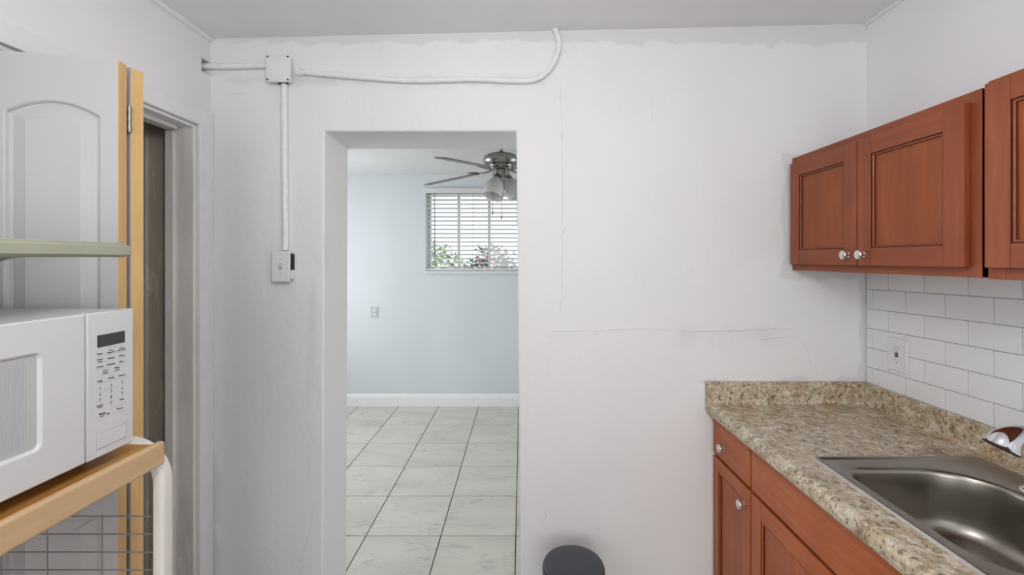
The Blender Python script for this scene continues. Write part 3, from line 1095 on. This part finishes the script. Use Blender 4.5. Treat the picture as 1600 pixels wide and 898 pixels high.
rim = (SX0, SX1, SY0, SY1)
bowl = (BX0, BX1, BY0, BY1)
r4 = lambda r: (r, r, r, r)
zr_ = ZT
m = MB()
m.loft([L(0.0, zr_ + 0.0004, r4(0.012), rim), L(0.002, zr_ + 0.0045, r4(0.012), rim), L(0.006, zr_ + 0.0058, r4(0.012), rim)], mi=1)
m.loft([L(0.006, zr_ + 0.0058, r4(0.012), rim), L(0.013, zr_ + 0.0052, r4(0.014), rim), L(0.017, zr_ + 0.0025, r4(0.016), rim), L(0.024, zr_ + 0.0022, r4(0.02), rim),
        L(-0.012, zr_ + 0.0018, (0.15, 0.07, 0.13, 0.15), bowl), L(-0.004, zr_ + 0.0002, (0.148, 0.066, 0.13, 0.145), bowl)], mi=0)
loops = [L(-0.004, zr_ + 0.0002, (0.148, 0.066, 0.13, 0.145), bowl)]
for (dx, z) in ((0.0, -0.004), (0.002, -0.012), (0.004, -0.05), (0.007, -0.10), (0.010, -0.125), (0.016, -0.143), (0.027, -0.156), (0.042, -0.163), (0.06, -0.166), (0.11, -0.169), (0.15, -0.171)):
    rs = tuple(max(0.012, r - dx * 0.75) for r in (0.145, 0.064, 0.128, 0.142))
    loops.append(L(dx, zr_ + z, rs, bowl))
m.loft(loops, mi=0, cap1=True)
sb = m.build('bowl', ['sink_steel', 'sink_rim_bright'], sk, smooth=True, angle=60)
sb['label'] = 'brushed steel bowl and rim'
M = Matrix.Translation(((BX0 + BX1) / 2, (BY0 + BY1) / 2, zr_ - 0.1708))
m = MB().lathe([(0.045, 0.0), (0.045, 0.002), (0.038, 0.0032), (0.034, 0.0015), (0.02, 0.0008), (0.004, 0.0008)], 24, M=M)
m.build('drain', 'chrome', sk, smooth=True)

fx, fy, fz = 1.300, 1.035, ZT + 0.0022
fc = thing('faucet', 'chrome single-spout faucet with flared spray head over the sink', 'faucet')
lp = lambda k, z: [(fx + (x - fx) , y, z) for x, y in rr_xy(fx - 0.03 + k, fx + 0.03 - k, fy - 0.125 + k, fy + 0.125 - k, r4(0.0295 - k))]
m = MB().loft([lp(0, fz), lp(0.0, fz + 0.004), lp(0.003, fz + 0.008), lp(0.010, fz + 0.011)], cap0=True, cap1=True)
m.build('deck_plate', 'chrome', fc, smooth=True, angle=50)
M = Matrix.Translation((fx, fy, fz + 0.009))
m = MB().lathe([(0.029, 0), (0.028, 0.01), (0.025, 0.03), (0.0245, 0.10), (0.026, 0.115), (0.024, 0.13), (0.014, 0.14), (0.004, 0.143)], 24, M=M)
m.build('body', 'chrome', fc, smooth=True)
sp = smooth_path([(fx, fy, fz + 0.105), (fx - 0.028, fy, fz + 0.150), (fx - 0.070, fy, fz + 0.178), (fx - 0.115, fy + 0.002, fz + 0.186), (fx - 0.150, fy + 0.004, fz + 0.181),
                  (fx - 0.171, fy + 0.006, fz + 0.168), (fx - 0.181, fy + 0.007, fz + 0.1515)], 6)
n_ = len(sp)
rs = []
for i in range(n_):
    t = i / (n_ - 1)
    rs.append(0.0205 - 0.0015 * min(1, t / 0.4) if t < 0.55 else 0.019 + 0.0165 * ((t - 0.55) / 0.45) ** 1.1)
m = MB().tube(sp, rs, 24)
m.build('spout', 'chrome', fc, smooth=True, angle=50)
dirv = (sp[-1] - sp[-2]).normalized()
m = MB().tube([sp[-1] - dirv * 0.001, sp[-1] + dirv * 0.0025], 0.0335, 24)
m.build('spray_face', 'rubber_black', fc)
m = MB().tube(smooth_path([(fx + 0.005, fy, fz + 0.147), (fx + 0.0, fy - 0.02, fz + 0.165), (fx - 0.01, fy - 0.07, fz + 0.195)]), [0.011] * 6 + [0.009] * 7, 14)
m.build('lever', 'chrome', fc, smooth=True)

# ------------------------------------------------------------------ microwave cart, microwave
cart = thing('microwave_cart', 'tall kitchen cart with pale wood shelf, sage upper shelf and white tube frame', 'cart')
SHX0, SHX1, SHY0, SHY1 = -1.235, -0.785, 0.385, 0.984
m = MB().box(SHX0, SHX1 - 0.016, SHY0 + 0.002, SHY1 - 0.002, 1.075, 1.100)
sh = m.build('shelf', 'shelf_wood', cart)
lipp = [(x, z) for x, z in rrect(SHX1 - 0.0085, 1.0825, 0.017, 0.051, 0.006, 4)]
m = MB().prism(lipp, lambda p_, q, t: (p_, t, q), SHY0, SHY1)
lp_o = m.build('front_lip', 'shelf_lip', sh, bevel=0.003, seg=2)
# side frames: front leg bending over at shelf height to the rear post, flat-oval section
def side_frame(yc):
    xf, zt, R = -0.8075, 1.0935, 0.085
    pts = [(xf, yc, 0.0), (xf, yc, 0.5), (xf, yc, zt - R - 0.02)]
    for k in range(0, 11):
        a = math.radians(90 * k / 10)
        pts.append((xf - R + R * math.cos(a), yc, zt - R + R * math.sin(a)))
    pts += [(-1.0, yc, zt), (-1.22, yc, zt)]
    P = [Vector(p) for p in pts]
    loops = []
    for i, p in enumerate(P):
        t = (P[min(i + 1, len(P) - 1)] - P[max(i - 1, 0)]).normalized()
        nrm = Vector((t.z, 0, -t.x))
        sec = rrect(0, 0, 0.026, 0.033, 0.008, 4)
        loops.append([tuple(p + nrm * a + Vector((0, b, 0))) for a, b in sec])
    MB().loft(loops, cap0=True, cap1=True).build('leg', 'cart_tube', cart, smooth=True, angle=50)
    pr = rrect(-1.232, yc, 0.026, 0.033, 0.008, 4)
    MB().prism(pr, lambda a, b, t: (a, b, t), 0.0, 1.525).build('rear_post', 'cart_tube', cart, smooth=True, angle=50)


side_frame(1.0055)
side_frame(0.365)
for yc in (1.0055, 0.365):
    for k in range(11):
        z = 0.929 - k * 0.0403
        MB().tube([(-0.82, yc, z), (-1.222, yc, z)], 0.0017, 6).build('wire', 'cart_wire', cart, smooth=True)
    for x in (-0.941, -1.064, -1.187):
        MB().tube([(x, yc - 0.0032, 0.935), (x, yc - 0.0032, 0.52)], 0.0015, 6).build('wire', 'cart_wire', cart, smooth=True)
for z in (0.47, 0.12):
    m = MB().box(-1.218, -0.822, 0.383, 0.987, z, z + 0.02)
    m.build('lower_shelf', 'shelf_wood', cart, bevel=0.003)
# upper shelf with moulded edge
pr = [(-1.245, 1.5115), (-0.824, 1.5115), (-0.822, 1.5145), (-0.819, 1.5145), (-0.8165, 1.5165), (-0.8135, 1.5165), (-0.8125, 1.5335), (-0.816, 1.5355),
      (-0.822, 1.5362), (-0.822, 1.5395), (-0.828, 1.5410), (-1.245, 1.5410)]
loops = []
for y, k in ((0.385, 0.008), (0.393, 0.0), (0.927, 0.0), (0.936, 0.009)):
    loops.append([(x - (k if x > -1 else 0), y, z) for x, z in pr])
us = MB().loft(loops, cap0=True, cap1=True).build('upper_shelf', 'shelf_sage', cart)
us['label'] = 'sage grey-green shelf with moulded edge'
for yc in (0.925, 0.40):
    sect = []
    n = 10
    for k in range(n + 1):
        a = math.radians(90 * k / n)
        sect.append((-1.035 - 0.185 * math.sin(a) , 1.512 - 0.185 * (1 - math.cos(a)) ))
    outer = sect + [(-1.24, 1.33), (-1.24, 1.512)]
    MB().prism(outer, lambda p_, q, t: (p_, t, q), yc - 0.012, yc + 0.012).build('bracket', 'shelf_sage', cart)
MB().box(-1.245, -1.219, 0.349, 1.022, 1.497, 1.5113).build('shelf_rail', 'cart_tube', cart, bevel=0.003)

mw = thing('microwave', 'white countertop microwave with keypad and dark display on the cart', 'microwave')
MX, MY0, MY1, MZ0, MZ1 = -0.813, 0.432, 0.936, 1.125, 1.405
m = MB().box(-1.19, MX - 0.022, MY0 + 0.002, MY1 - 0.003, MZ0, MZ1 - 0.001)
m.build('body', 'micro_white', mw, bevel=0.005, seg=2)
YD = 0.8346
m = MB().box(MX - 0.0215, MX, YD + 0.0008, MY1, MZ0 + 0.001, MZ1)
cpn = m.build('control_panel', 'micro_white', mw, bevel=0.003, seg=2)
# door with recessed window
WY0, WY1, WZ0, WZ1 = 0.492, 0.7587, 1.184, 1.351


def RL(k, dx, r):
    return [(MX - dx, y, z) for y, z in rrect((WY0 + WY1) / 2, (WZ0 + WZ1) / 2, WY1 - WY0 - 2 * k, WZ1 - WZ0 - 2 * k, r, 5)]


dm = MB()
n6 = len(RL(0, 0, 0.01))


def door_outer(dx, k=0.0):
    out = []
    y0, y1, z0, z1 = MY0 + k, YD - 0.0008 - k, MZ0 + 0.001 + k, MZ1 - k
    for (cy, cz) in ((y1, z1), (y0, z1), (y0, z0), (y1, z0)):
        out += [(MX - dx, cy, cz)] * 6
    return out


dm.loft([door_outer(0.0215), door_outer(0.003), door_outer(0.0, 0.003), RL(0.0, 0.0, 0.012), RL(0.002, 0.0012, 0.011), RL(0.004, 0.0045, 0.009), RL(0.005, 0.0052, 0.008)], cap0=True)
me_d = dm.build('door', 'micro_white', mw)
m = MB().loft([RL(0.0045, 0.0052, 0.0085), RL(0.0046, 0.0070, 0.0085)], cap0=True, cap1=True)
m.build('window', 'micro_edge', me_d)
sc0 = (WY0 + 0.021, WY1 - 0.0207, WZ0 + 0.0185, WZ1 - 0.0185)
MB().box(MX - 0.0052, MX - 0.0049, *sc0).build('screen', 'micro_screen', me_d)
dots = MB()
yy = sc0[0]
while yy < sc0[1]:
    for z in (sc0[3] + 0.0035, sc0[2] - 0.0035):
        dots.box(MX - 0.0052, MX - 0.0049, yy, yy + 0.0025, z - 0.0006, z + 0.0006)
    yy += 0.005
dots.build('screen_border', 'micro_line', me_d)['kind'] = 'stuff'

# control panel print: measured on the panel front (pixel -> panel position)


def pp(u, v):
    y = -MX * F_PX / (VPX - u)
    return y, CAM_H + (VPY - v) * y / F_PX


def pbox(mb, u0, v0, u1, v1, h, d=0.0006, x=None):
    """bar from (u0,v0) to (u1,v1), h = height in metres"""
    (ya, za), (yb, zb) = pp(u0, v0), pp(u1, v1)
    xx = MX if x is None else x
    mb.add([(xx + d, ya, za - h / 2), (xx + d, yb, zb - h / 2), (xx + d, yb, zb + h / 2), (xx + d, ya, za + h / 2),
            (xx - 0.0003, ya, za - h / 2), (xx - 0.0003, yb, zb - h / 2), (xx - 0.0003, yb, zb + h / 2), (xx - 0.0003, ya, za + h / 2)],
           [(0, 1, 2, 3), (7, 6, 5, 4), (0, 4, 5, 1), (1, 5, 6, 2), (2, 6, 7, 3), (3, 7, 4, 0)])


(ya, za), (yb, zb) = pp(152, 532), pp(194.5, 525)
(_, zt_a), _2 = pp(152, 514.5), 0
MB().box(MX - 0.0003, MX + 0.0008, ya, yb, 1.3375, 1.361).build('display', 'micro_display', cpn)
zoom = lambda X, Y: (145 + X / 8.98, 500 + Y / 8.98)
leg = MB()
for (x0, y0_, x1, y1_, h) in ((75, 322, 125, 316, .0012), (145, 308, 205, 300, .0012), (238, 292, 280, 286, .0011), (305, 278, 352, 270, .0011), (395, 266, 415, 262, .0011),
                              (58, 478, 135, 468, .0024), (225, 424, 280, 416, .0017), (200, 460, 312, 440, .002), (372, 393, 435, 383, .0017), (345, 425, 458, 404, .002),
                              (58, 556, 142, 544, .002), (68, 582, 132, 575, .0018), (207, 536, 302, 522, .0022), (365, 500, 442, 488, .0022),
                              (57, 660, 145, 645, .0022), (200, 626, 312, 606, .0024), (372, 585, 410, 577, .0026), (415, 582, 442, 578, .0012),
                              (140, 710, 205, 702, .0019), (142, 742, 205, 734, .0019), (302, 668, 372, 658, .002), (315, 700, 368, 690, .0017),
                              (217, 816, 300, 800, .0024), (362, 782, 455, 764, .002), (66, 862, 132, 852, .0026)):
    a, b = zoom(x0, y0_), zoom(x1, y1_)
    pbox(leg, a[0], a[1], b[0], b[1], h)
z2 = lambda X, Y: (145 + X / 7.48, 580 + Y / 7.48)
for (x0, y0_, x1, y1_, h) in ((42, 410, 122, 388, .0018), (55, 426, 110, 412, .0016), (315, 332, 362, 318, .0022), (72, 502, 148, 486, .0034), (86, 526, 128, 518, .0018),
                              (168, 498, 190, 490, .0034), (280, 442, 350, 424, .002)):
    a, b = z2(x0, y0_), z2(x1, y1_)
    pbox(leg, a[0], a[1], b[0], b[1], h)
leg.build('key_legend', 'micro_ink', cpn)['kind'] = 'stuff'
lines = MB()
for (x0, y0_, x1, y1_) in ((165, 397, 350, 362), (45, 518, 470, 432), (45, 604, 470, 514), (40, 695, 455, 598), (115, 768, 400, 702), (195, 790, 350, 752), (50, 895, 460, 790)):
    a, b = zoom(x0, y0_), zoom(x1, y1_)
    pbox(lines, a[0], a[1], b[0], b[1], 0.0006, 0.0003)
for (x0, y0_, x1, y1_) in ((140, 214, 285, 178), (240, 418, 385, 374), (30, 572, 200, 515), (230, 502, 395, 446)):
    a, b = z2(x0, y0_), z2(x1, y1_)
    pbox(lines, a[0], a[1], b[0], b[1], 0.0006, 0.0003)
lines.build('key_divider', 'micro_line', cpn)['kind'] = 'stuff'


def text_mesh(s, size):
    cu = bpy.data.curves.new('t', 'FONT')
    cu.body = s
    cu.size = size
    cu.align_x, cu.align_y = 'CENTER', 'CENTER'
    cu.resolution_u = 2
    o = bpy.data.objects.new('t', cu)
    COL.objects.link(o)
    dg = bpy.context.evaluated_depsgraph_get()
    me = bpy.data.meshes.new_from_object(o.evaluated_get(dg))
    bpy.data.objects.remove(o)
    return me


for ch, X, Y in (('1', 84, 200), ('2', 214, 165), ('3', 338, 128), ('4', 84, 270), ('5', 213, 232), ('6', 338, 195), ('7', 84, 338), ('8', 212, 300), ('9', 338, 258), ('0', 212, 364)):
    y, z = pp(*z2(X, Y))
    me = text_mesh(ch, 0.0095)
    me.materials.clear()
    me.materials.append(MATS['micro_ink'])
    o = place(me, 'digit', cpn, (MX + 0.0006, y, z), (PI / 2, 0, PI / 2))
# door-release button: outlined rounded rectangle
ya, yb = pp(150.5, 680)[0], pp(197.5, 665)[0]
bz0, bz1 = 1.1415, 1.172
m = MB().box(MX - 0.0002, MX + 0.0004, ya, yb, bz0, bz1)
m.build('button_outline', 'micro_line', cpn, bevel=0.0)
m = MB().box(MX - 0.0002, MX + 0.0014, ya + 0.0012, yb - 0.0012, bz0 + 0.0012, bz1 - 0.0012)
m.build('release_button', 'micro_white', cpn, bevel=0.001)
for fx_ in (-1.16, -0.90):
    for fy_ in (0.46, 0.90):
        MB().lathe([(0.012, 0), (0.014, 0.004), (0.014, 0.0252)], 14, M=Matrix.Translation((fx_, fy_, 1.1001))).build('foot', 'rubber_black', mw, smooth=True)

# ------------------------------------------------------------------ small round bin in front of the doorway wall
bn = thing('waste_bin', 'small round waste bin with slate-black lid beside the doorway', 'bin', (0.188, 1.618, 0))
m = MB().lathe([(0.088, 0.0), (0.092, 0.004), (0.094, 0.02), (0.104, 0.355), (0.104, 0.36)], 40)
m.build('body', 'bin_slate', bn, smooth=True)
m = MB().lathe([(0.106, 0.3605), (0.112, 0.362), (0.113, 0.388), (0.1105, 0.398)], 40)
m.build('rim', 'bin_rim', bn, smooth=True)
m = MB().lathe([(0.1085, 0.397), (0.1085, 0.402), (0.106, 0.4055), (0.095, 0.4085), (0.06, 0.4105), (0.01, 0.411)], 40)
m.build('lid', 'bin_slate', bn, smooth=True)
m = MB().box(-0.022, 0.022, -0.125, -0.085, 0.012, 0.02)
m.build('pedal', 'bin_rim', bn, bevel=0.003)

# ------------------------------------------------------------------ far room: window, blind, fan, outlet
w = bpy.data.objects.new('window_1', None)
COL.objects.link(w)
struct(w, 'window of the room beyond with grey frame')
WX0, WX1, WZ0_, WZ1_ = -0.985, 0.30, 1.375, 2.225
m = MB()
for (a0, a1, c0, c1) in ((WX0, WX0 + 0.035, WZ0_, WZ1_), (WX1 - 0.035, WX1, WZ0_, WZ1_), (WX0, WX1, WZ0_, WZ0_ + 0.035), (WX0, WX1, WZ1_ - 0.035, WZ1_)):
    m.box(a0, a1, YF + 0.09, YF + 0.13, c0, c1)
m.build('frame', 'window_frame', w, bevel=0.002)
for x in (-0.66, -0.34, -0.02):
    MB().box(x - 0.014, x + 0.014, YF + 0.095, YF + 0.125, WZ0_ + 0.035, WZ1_ - 0.035).build('mullion', 'window_frame', w)
xs = [WX0 + 0.035, -0.66, -0.34, -0.02, WX1 - 0.035]
for k in range(4):
    MB().box(xs[k], xs[k + 1], YF + 0.108, YF + 0.112, WZ0_ + 0.035, WZ1_ - 0.035).build('pane', 'window_glass', w)
m = MB().box(WX0 - 0.012, WX1 + 0.012, YF - 0.03, YF + 0.0, WZ0_ - 0.016, WZ0_ + 0.012)
m.build('window_sill', 'window_frame', w, bevel=0.003)

bl = thing('window_blind', 'white horizontal slat blind half open in the far window', 'blind')
BLX0, BLX1 = WX0 + 0.008, WX1 - 0.008
YBL = YF - 0.004
m = MB().box(WX0 - 0.004, WX1 + 0.004, YBL - 0.035, YBL + 0.03, 2.185, 2.232)
m.build('headrail', 'blind_white', bl, bevel=0.003)
slat = MB()
pr = [(-0.025, -0.0035), (-0.012, 0.0002), (0.0, 0.0014), (0.012, 0.0002), (0.025, -0.0035), (0.025, -0.0055), (0.012, -0.0018), (0.0, -0.0006), (-0.012, -0.0018), (-0.025, -0.0055)]
slat.prism(pr, lambda p_, q, t: (t, p_, q), BLX0 + 0.004, BLX1 - 0.004)
s_me = slat.mesh('slat', 'blind_white')
for k in range(18):
    place(s_me, 'slat', bl, (0, YBL + 0.018, 2.165 - k * 0.0432), (math.radians(-14), 0, 0))
m = MB().box(BLX0 + 0.002, BLX1 - 0.002, YBL - 0.008, YBL + 0.044, 1.393, 1.415)
m.build('bottom_rail', 'blind_white', bl, bevel=0.003)
MB().tube([(-0.888, YBL - 0.03, 2.185), (-0.886, YBL - 0.03, 1.47)], 0.0042, 8).build('wand', 'cord_grey', bl, smooth=True)
for x in (-0.955, -0.50, -0.05, 0.26):
    for dy in (-0.010, 0.046):
        MB().tube([(x, YBL + dy, 2.19), (x, YBL + dy, 1.40)], 0.0012, 5).build('ladder_cord', 'cord_grey', bl)

fo = thing('wall_outlet', 'pale grey outlet on the bluish wall of the room beyond', 'outlet')
ox, oz = -1.512, 0.963
m = MB().box(ox - 0.038, ox + 0.038, YF - 0.006, YF - 0.0005, oz - 0.058, oz + 0.058)
op = m.build('plate', 'outlet_far', fo, bevel=0.002)
for dz in (0.022, -0.022):
    MB().loft([[(x, YF - 0.0055, z) for x, z in rrect(ox, oz + dz, 0.034, 0.032, 0.012, 4)], [(x, YF - 0.009, z) for x, z in rrect(ox, oz + dz, 0.032, 0.030, 0.011, 4)]], cap0=True, cap1=True).build('receptacle', 'window_frame', op)

# ceiling fan
FX, FY = -0.151, 3.3
fan = thing('ceiling_fan', 'brushed nickel ceiling fan with dark blades and frosted glass lights', 'ceiling fan', (FX, FY, FZ))
MB().lathe([(0.065, -0.0005), (0.063, -0.015), (0.045, -0.032), (0.018, -0.04)], 28).build('canopy', 'nickel_brushed', fan, smooth=True)
MB().tube([(0, 0, -0.03), (0, 0, -0.10)], 0.011, 12).build('downrod', 'nickel_brushed', fan, smooth=True)
prof = [(0.02, -0.074), (0.026, -0.082), (0.06, -0.088), (0.10, -0.098), (0.125, -0.115), (0.134, -0.135), (0.132, -0.155), (0.118, -0.172), (0.10, -0.182)]
mh = MB().lathe(prof, 36).build('motor_housing', 'nickel_brushed', fan, smooth=True)
MB().lathe([(0.10, -0.181), (0.085, -0.205), (0.06, -0.212), (0.055, -0.214)], 30).build('vent_ring', 'nickel_brushed', mh, smooth=True)
for k in range(14):
    a = 2 * PI * k / 14
    M = Matrix.Rotation(a, 4, 'Z') @ Matrix.Translation((0.0915, 0, -0.194)) @ Matrix.Rotation(math.radians(-40), 4, 'Y')
    MB().box(-0.002, 0.0015, -0.009, 0.009, -0.011, 0.011, M=M).build('vent_slot', 'dark_gap', mh)
MB().lathe([(0.056, -0.212), (0.060, -0.216), (0.060, -0.255), (0.054, -0.262), (0.05, -0.268), (0.045, -0.272)], 30).build('light_fitter', 'nickel_brushed', fan, smooth=True)
iron = MB()
iron.add([(0.075, -0.016, -0.206), (0.075, 0.016, -0.206), (0.14, 0.013, -0.222), (0.14, -0.013, -0.222), (0.20, 0.030, -0.218), (0.20, -0.030, -0.218), (0.27, 0.022, -0.214), (0.27, -0.022, -0.214),
          (0.075, -0.016, -0.212), (0.075, 0.016, -0.212), (0.14, 0.013, -0.228), (0.14, -0.013, -0.228), (0.20, 0.030, -0.224), (0.20, -0.030, -0.224), (0.27, 0.022, -0.220), (0.27, -0.022, -0.220)],
         [(0, 1, 2, 3), (3, 2, 4, 5), (5, 4, 6, 7), (8, 11, 10, 9), (11, 13, 12, 10), (13, 15, 14, 12), (0, 3, 11, 8), (1, 9, 10, 2), (3, 5, 13, 11), (2, 10, 12, 4), (5, 7, 15, 13), (4, 12, 14, 6), (7, 6, 14, 15), (0, 8, 9, 1)])
iron_me = iron.mesh('blade_arm', 'nickel_brushed', bevel=0.001)
bo = [(0.19, -0.052), (0.25, -0.058), (0.45, -0.066), (0.58, -0.068), (0.615, -0.058), (0.632, -0.03), (0.634, 0.0), (0.632, 0.03), (0.615, 0.058), (0.58, 0.068), (0.45, 0.066), (0.25, 0.058), (0.19, 0.052)]
blade_me = MB().prism(bo, lambda p_, q, t: (p_, q, t - 0.05 * (p_ - 0.19)), -0.0045, 0.0045).mesh('blade', 'fan_blade')
for k in range(5):
    ang = PI + math.radians(55) - k * math.radians(72)
    ar = place(iron_me, 'blade_arm', fan, (0, 0, 0), (0, 0, ang))
    b = place(blade_me, 'blade', fan, (0, 0, -0.213), (math.radians(-10), math.radians((0, 5, 2, 1, 1)[k]), ang))
for k, a in enumerate((240, 0, 120)):
    a = math.radians(a)
    g_ = MB()
    prof = [(0.020, 0.0), (0.026, -0.010), (0.045, -0.030), (0.062, -0.060), (0.070, -0.095), (0.068, -0.125), (0.062, -0.150), (0.0605, -0.150), (0.066, -0.125), (0.068, -0.095), (0.060, -0.060), (0.043, -0.031), (0.022, -0.010), (0.016, -0.002)]
    M = Matrix.Translation((0.062 * math.cos(a), 0.062 * math.sin(a), -0.274)) @ Matrix.Rotation(a, 4, 'Z') @ Matrix.Rotation(math.radians(-22), 4, 'Y')
    g_.lathe(prof, 26, M=M, close=False)
    gs = g_.build('glass_shade', 'frosted_shade', fan, smooth=True)
    MB().lathe([(0.010, 0.028), (0.017, 0.022), (0.024, 0.004), (0.026, -0.006), (0.012, -0.006)], 18, M=M).build('socket_cup', 'nickel_brushed', fan, smooth=True)
for dx, dy, z1 in ((-0.062, -0.03, -0.54), (0.006, -0.058, -0.576)):
    m = MB().tube([(dx, dy, -0.25), (dx, dy, z1 + 0.03)], 0.0018, 6)
    m.lathe([(0.002, z1 + 0.03), (0.005, z1 + 0.02), (0.005, z1), (0.002, z1 - 0.004)], 10, M=Matrix.Translation((dx, dy, 0)))
    m.build('pull_chain', 'cord_grey', fan, smooth=True)

# ------------------------------------------------------------------ kitchen ceiling lamp (behind the camera) and window frame
kl = thing('ceiling_lamp', 'round flush ceiling lamp with white glass', 'ceiling lamp', (-0.08, 0.36, 2.448))
MB().lathe([(0.17, 0.012), (0.17, -0.02), (0.155, -0.028)], 32).build('base', 'paint_trim', kl, smooth=True)
MB().lathe([(0.152, -0.026), (0.148, -0.05), (0.12, -0.078), (0.07, -0.094), (0.01, -0.099)], 32).build('glass_bowl', 'lamp_diffuser', kl, smooth=True)
ld = bpy.data.lights.new('kitchen_lamp_light', 'POINT')
ld.shadow_soft_size = 0.13; ld.energy = KITCHEN_LAMP_W; ld.color = (1, 0.985, 0.965)
lo = bpy.data.objects.new('kitchen_lamp_light', ld); COL.objects.link(lo)
lo.location = (-0.08, 0.36, 2.08)
w2 = bpy.data.objects.new('window_2', None); COL.objects.link(w2); struct(w2)
m = MB()
for (a0, a1, c0, c1) in ((-0.9, -0.85, 0.9, 2.2), (1.05, 1.1, 0.9, 2.2), (-0.9, 1.1, 0.9, 0.95), (-0.9, 1.1, 2.15, 2.2), (0.075, 0.125, 0.95, 2.15)):
    m.box(a0, a1, YN - 0.11, YN - 0.05, c0, c1)
m.build('frame', 'window_frame', w2)
w3 = bpy.data.objects.new('added_window', None); COL.objects.link(w3); struct(w3)  # frame of an added opening in the left wall, made for the side fill
m = MB()
for (a0, a1, c0, c1) in ((-1.35, -1.31, 1.0, 2.1), (-0.19, -0.15, 1.0, 2.1), (-1.35, -0.15, 1.0, 1.04), (-1.35, -0.15, 2.06, 2.1), (-0.77, -0.73, 1.04, 2.06)):
    m.box(XL - 0.09, XL - 0.05, a0, a1, c0, c1)
m.build('frame', 'window_frame', w3)

# ------------------------------------------------------------------ outdoors beyond the far window
struct(MB().box(-14, 12, 4.80, 26, -0.35, -0.25).build('ground', 'outside_ground'), 'pale ground outdoors')


def shrub(label, loc, h, rad, mat, n, leaf, extra=None):
    t = thing('shrub', label, 'shrub', loc, group='shrubs outside the window')
    MB().tube([(0, 0, 0), (0.03, 0.02, h * 0.4), (-0.02, 0, h * 0.75)], [0.03, 0.02, 0.01], 7).build('stem', 'bark', t, smooth=True)
    m = MB()
    e = MB()
    for i in range(n):
        a, b_ = random.uniform(0, 2 * PI), random.uniform(-1, 1)
        rr = random.uniform(0.45, 1.0) ** 0.5
        s = math.sqrt(1 - b_ * b_)
        p_ = Vector((rad * rr * s * math.cos(a), rad * rr * s * math.sin(a), h * 0.56 + h * 0.44 * rr * b_))
        ax = Vector((random.uniform(-1, 1), random.uniform(-1, 1), random.uniform(-0.6, 0.6))).normalized()
        bx_ = ax.cross(Vector((random.uniform(-1, 1), random.uniform(-1, 1), random.uniform(-1, 1)))).normalized()
        l = leaf * random.uniform(0.7, 1.3)
        tgt = e if (extra and random.random() < 0.22 and b_ > -0.3) else m
        tgt.add([p_, p_ + ax * l * 0.5 + bx_ * l * 0.22, p_ + ax * l, p_ + ax * l * 0.5 - bx_ * l * 0.22], [(0, 1, 2, 3)])
    f = m.build('foliage', mat, t)
    f['kind'] = 'stuff'
    if extra:
        f = e.build('blossoms', extra, t)
        f['kind'] = 'stuff'
    return t


shrub('bright green shrub outside the far window', (-1.75, 8.6, -0.25), 2.15, 0.75, 'foliage_green', 1500, 0.12)
shrub('dark shrub with red blossoms outside the far window', (-0.45, 7.3, -0.25), 2.02, 0.55, 'foliage_dark', 1500, 0.11, 'blossom_red')
shrub('low dark green shrub outside the far window', (0.55, 9.2, -0.25), 1.85, 0.7, 'foliage_dark', 1300, 0.12)
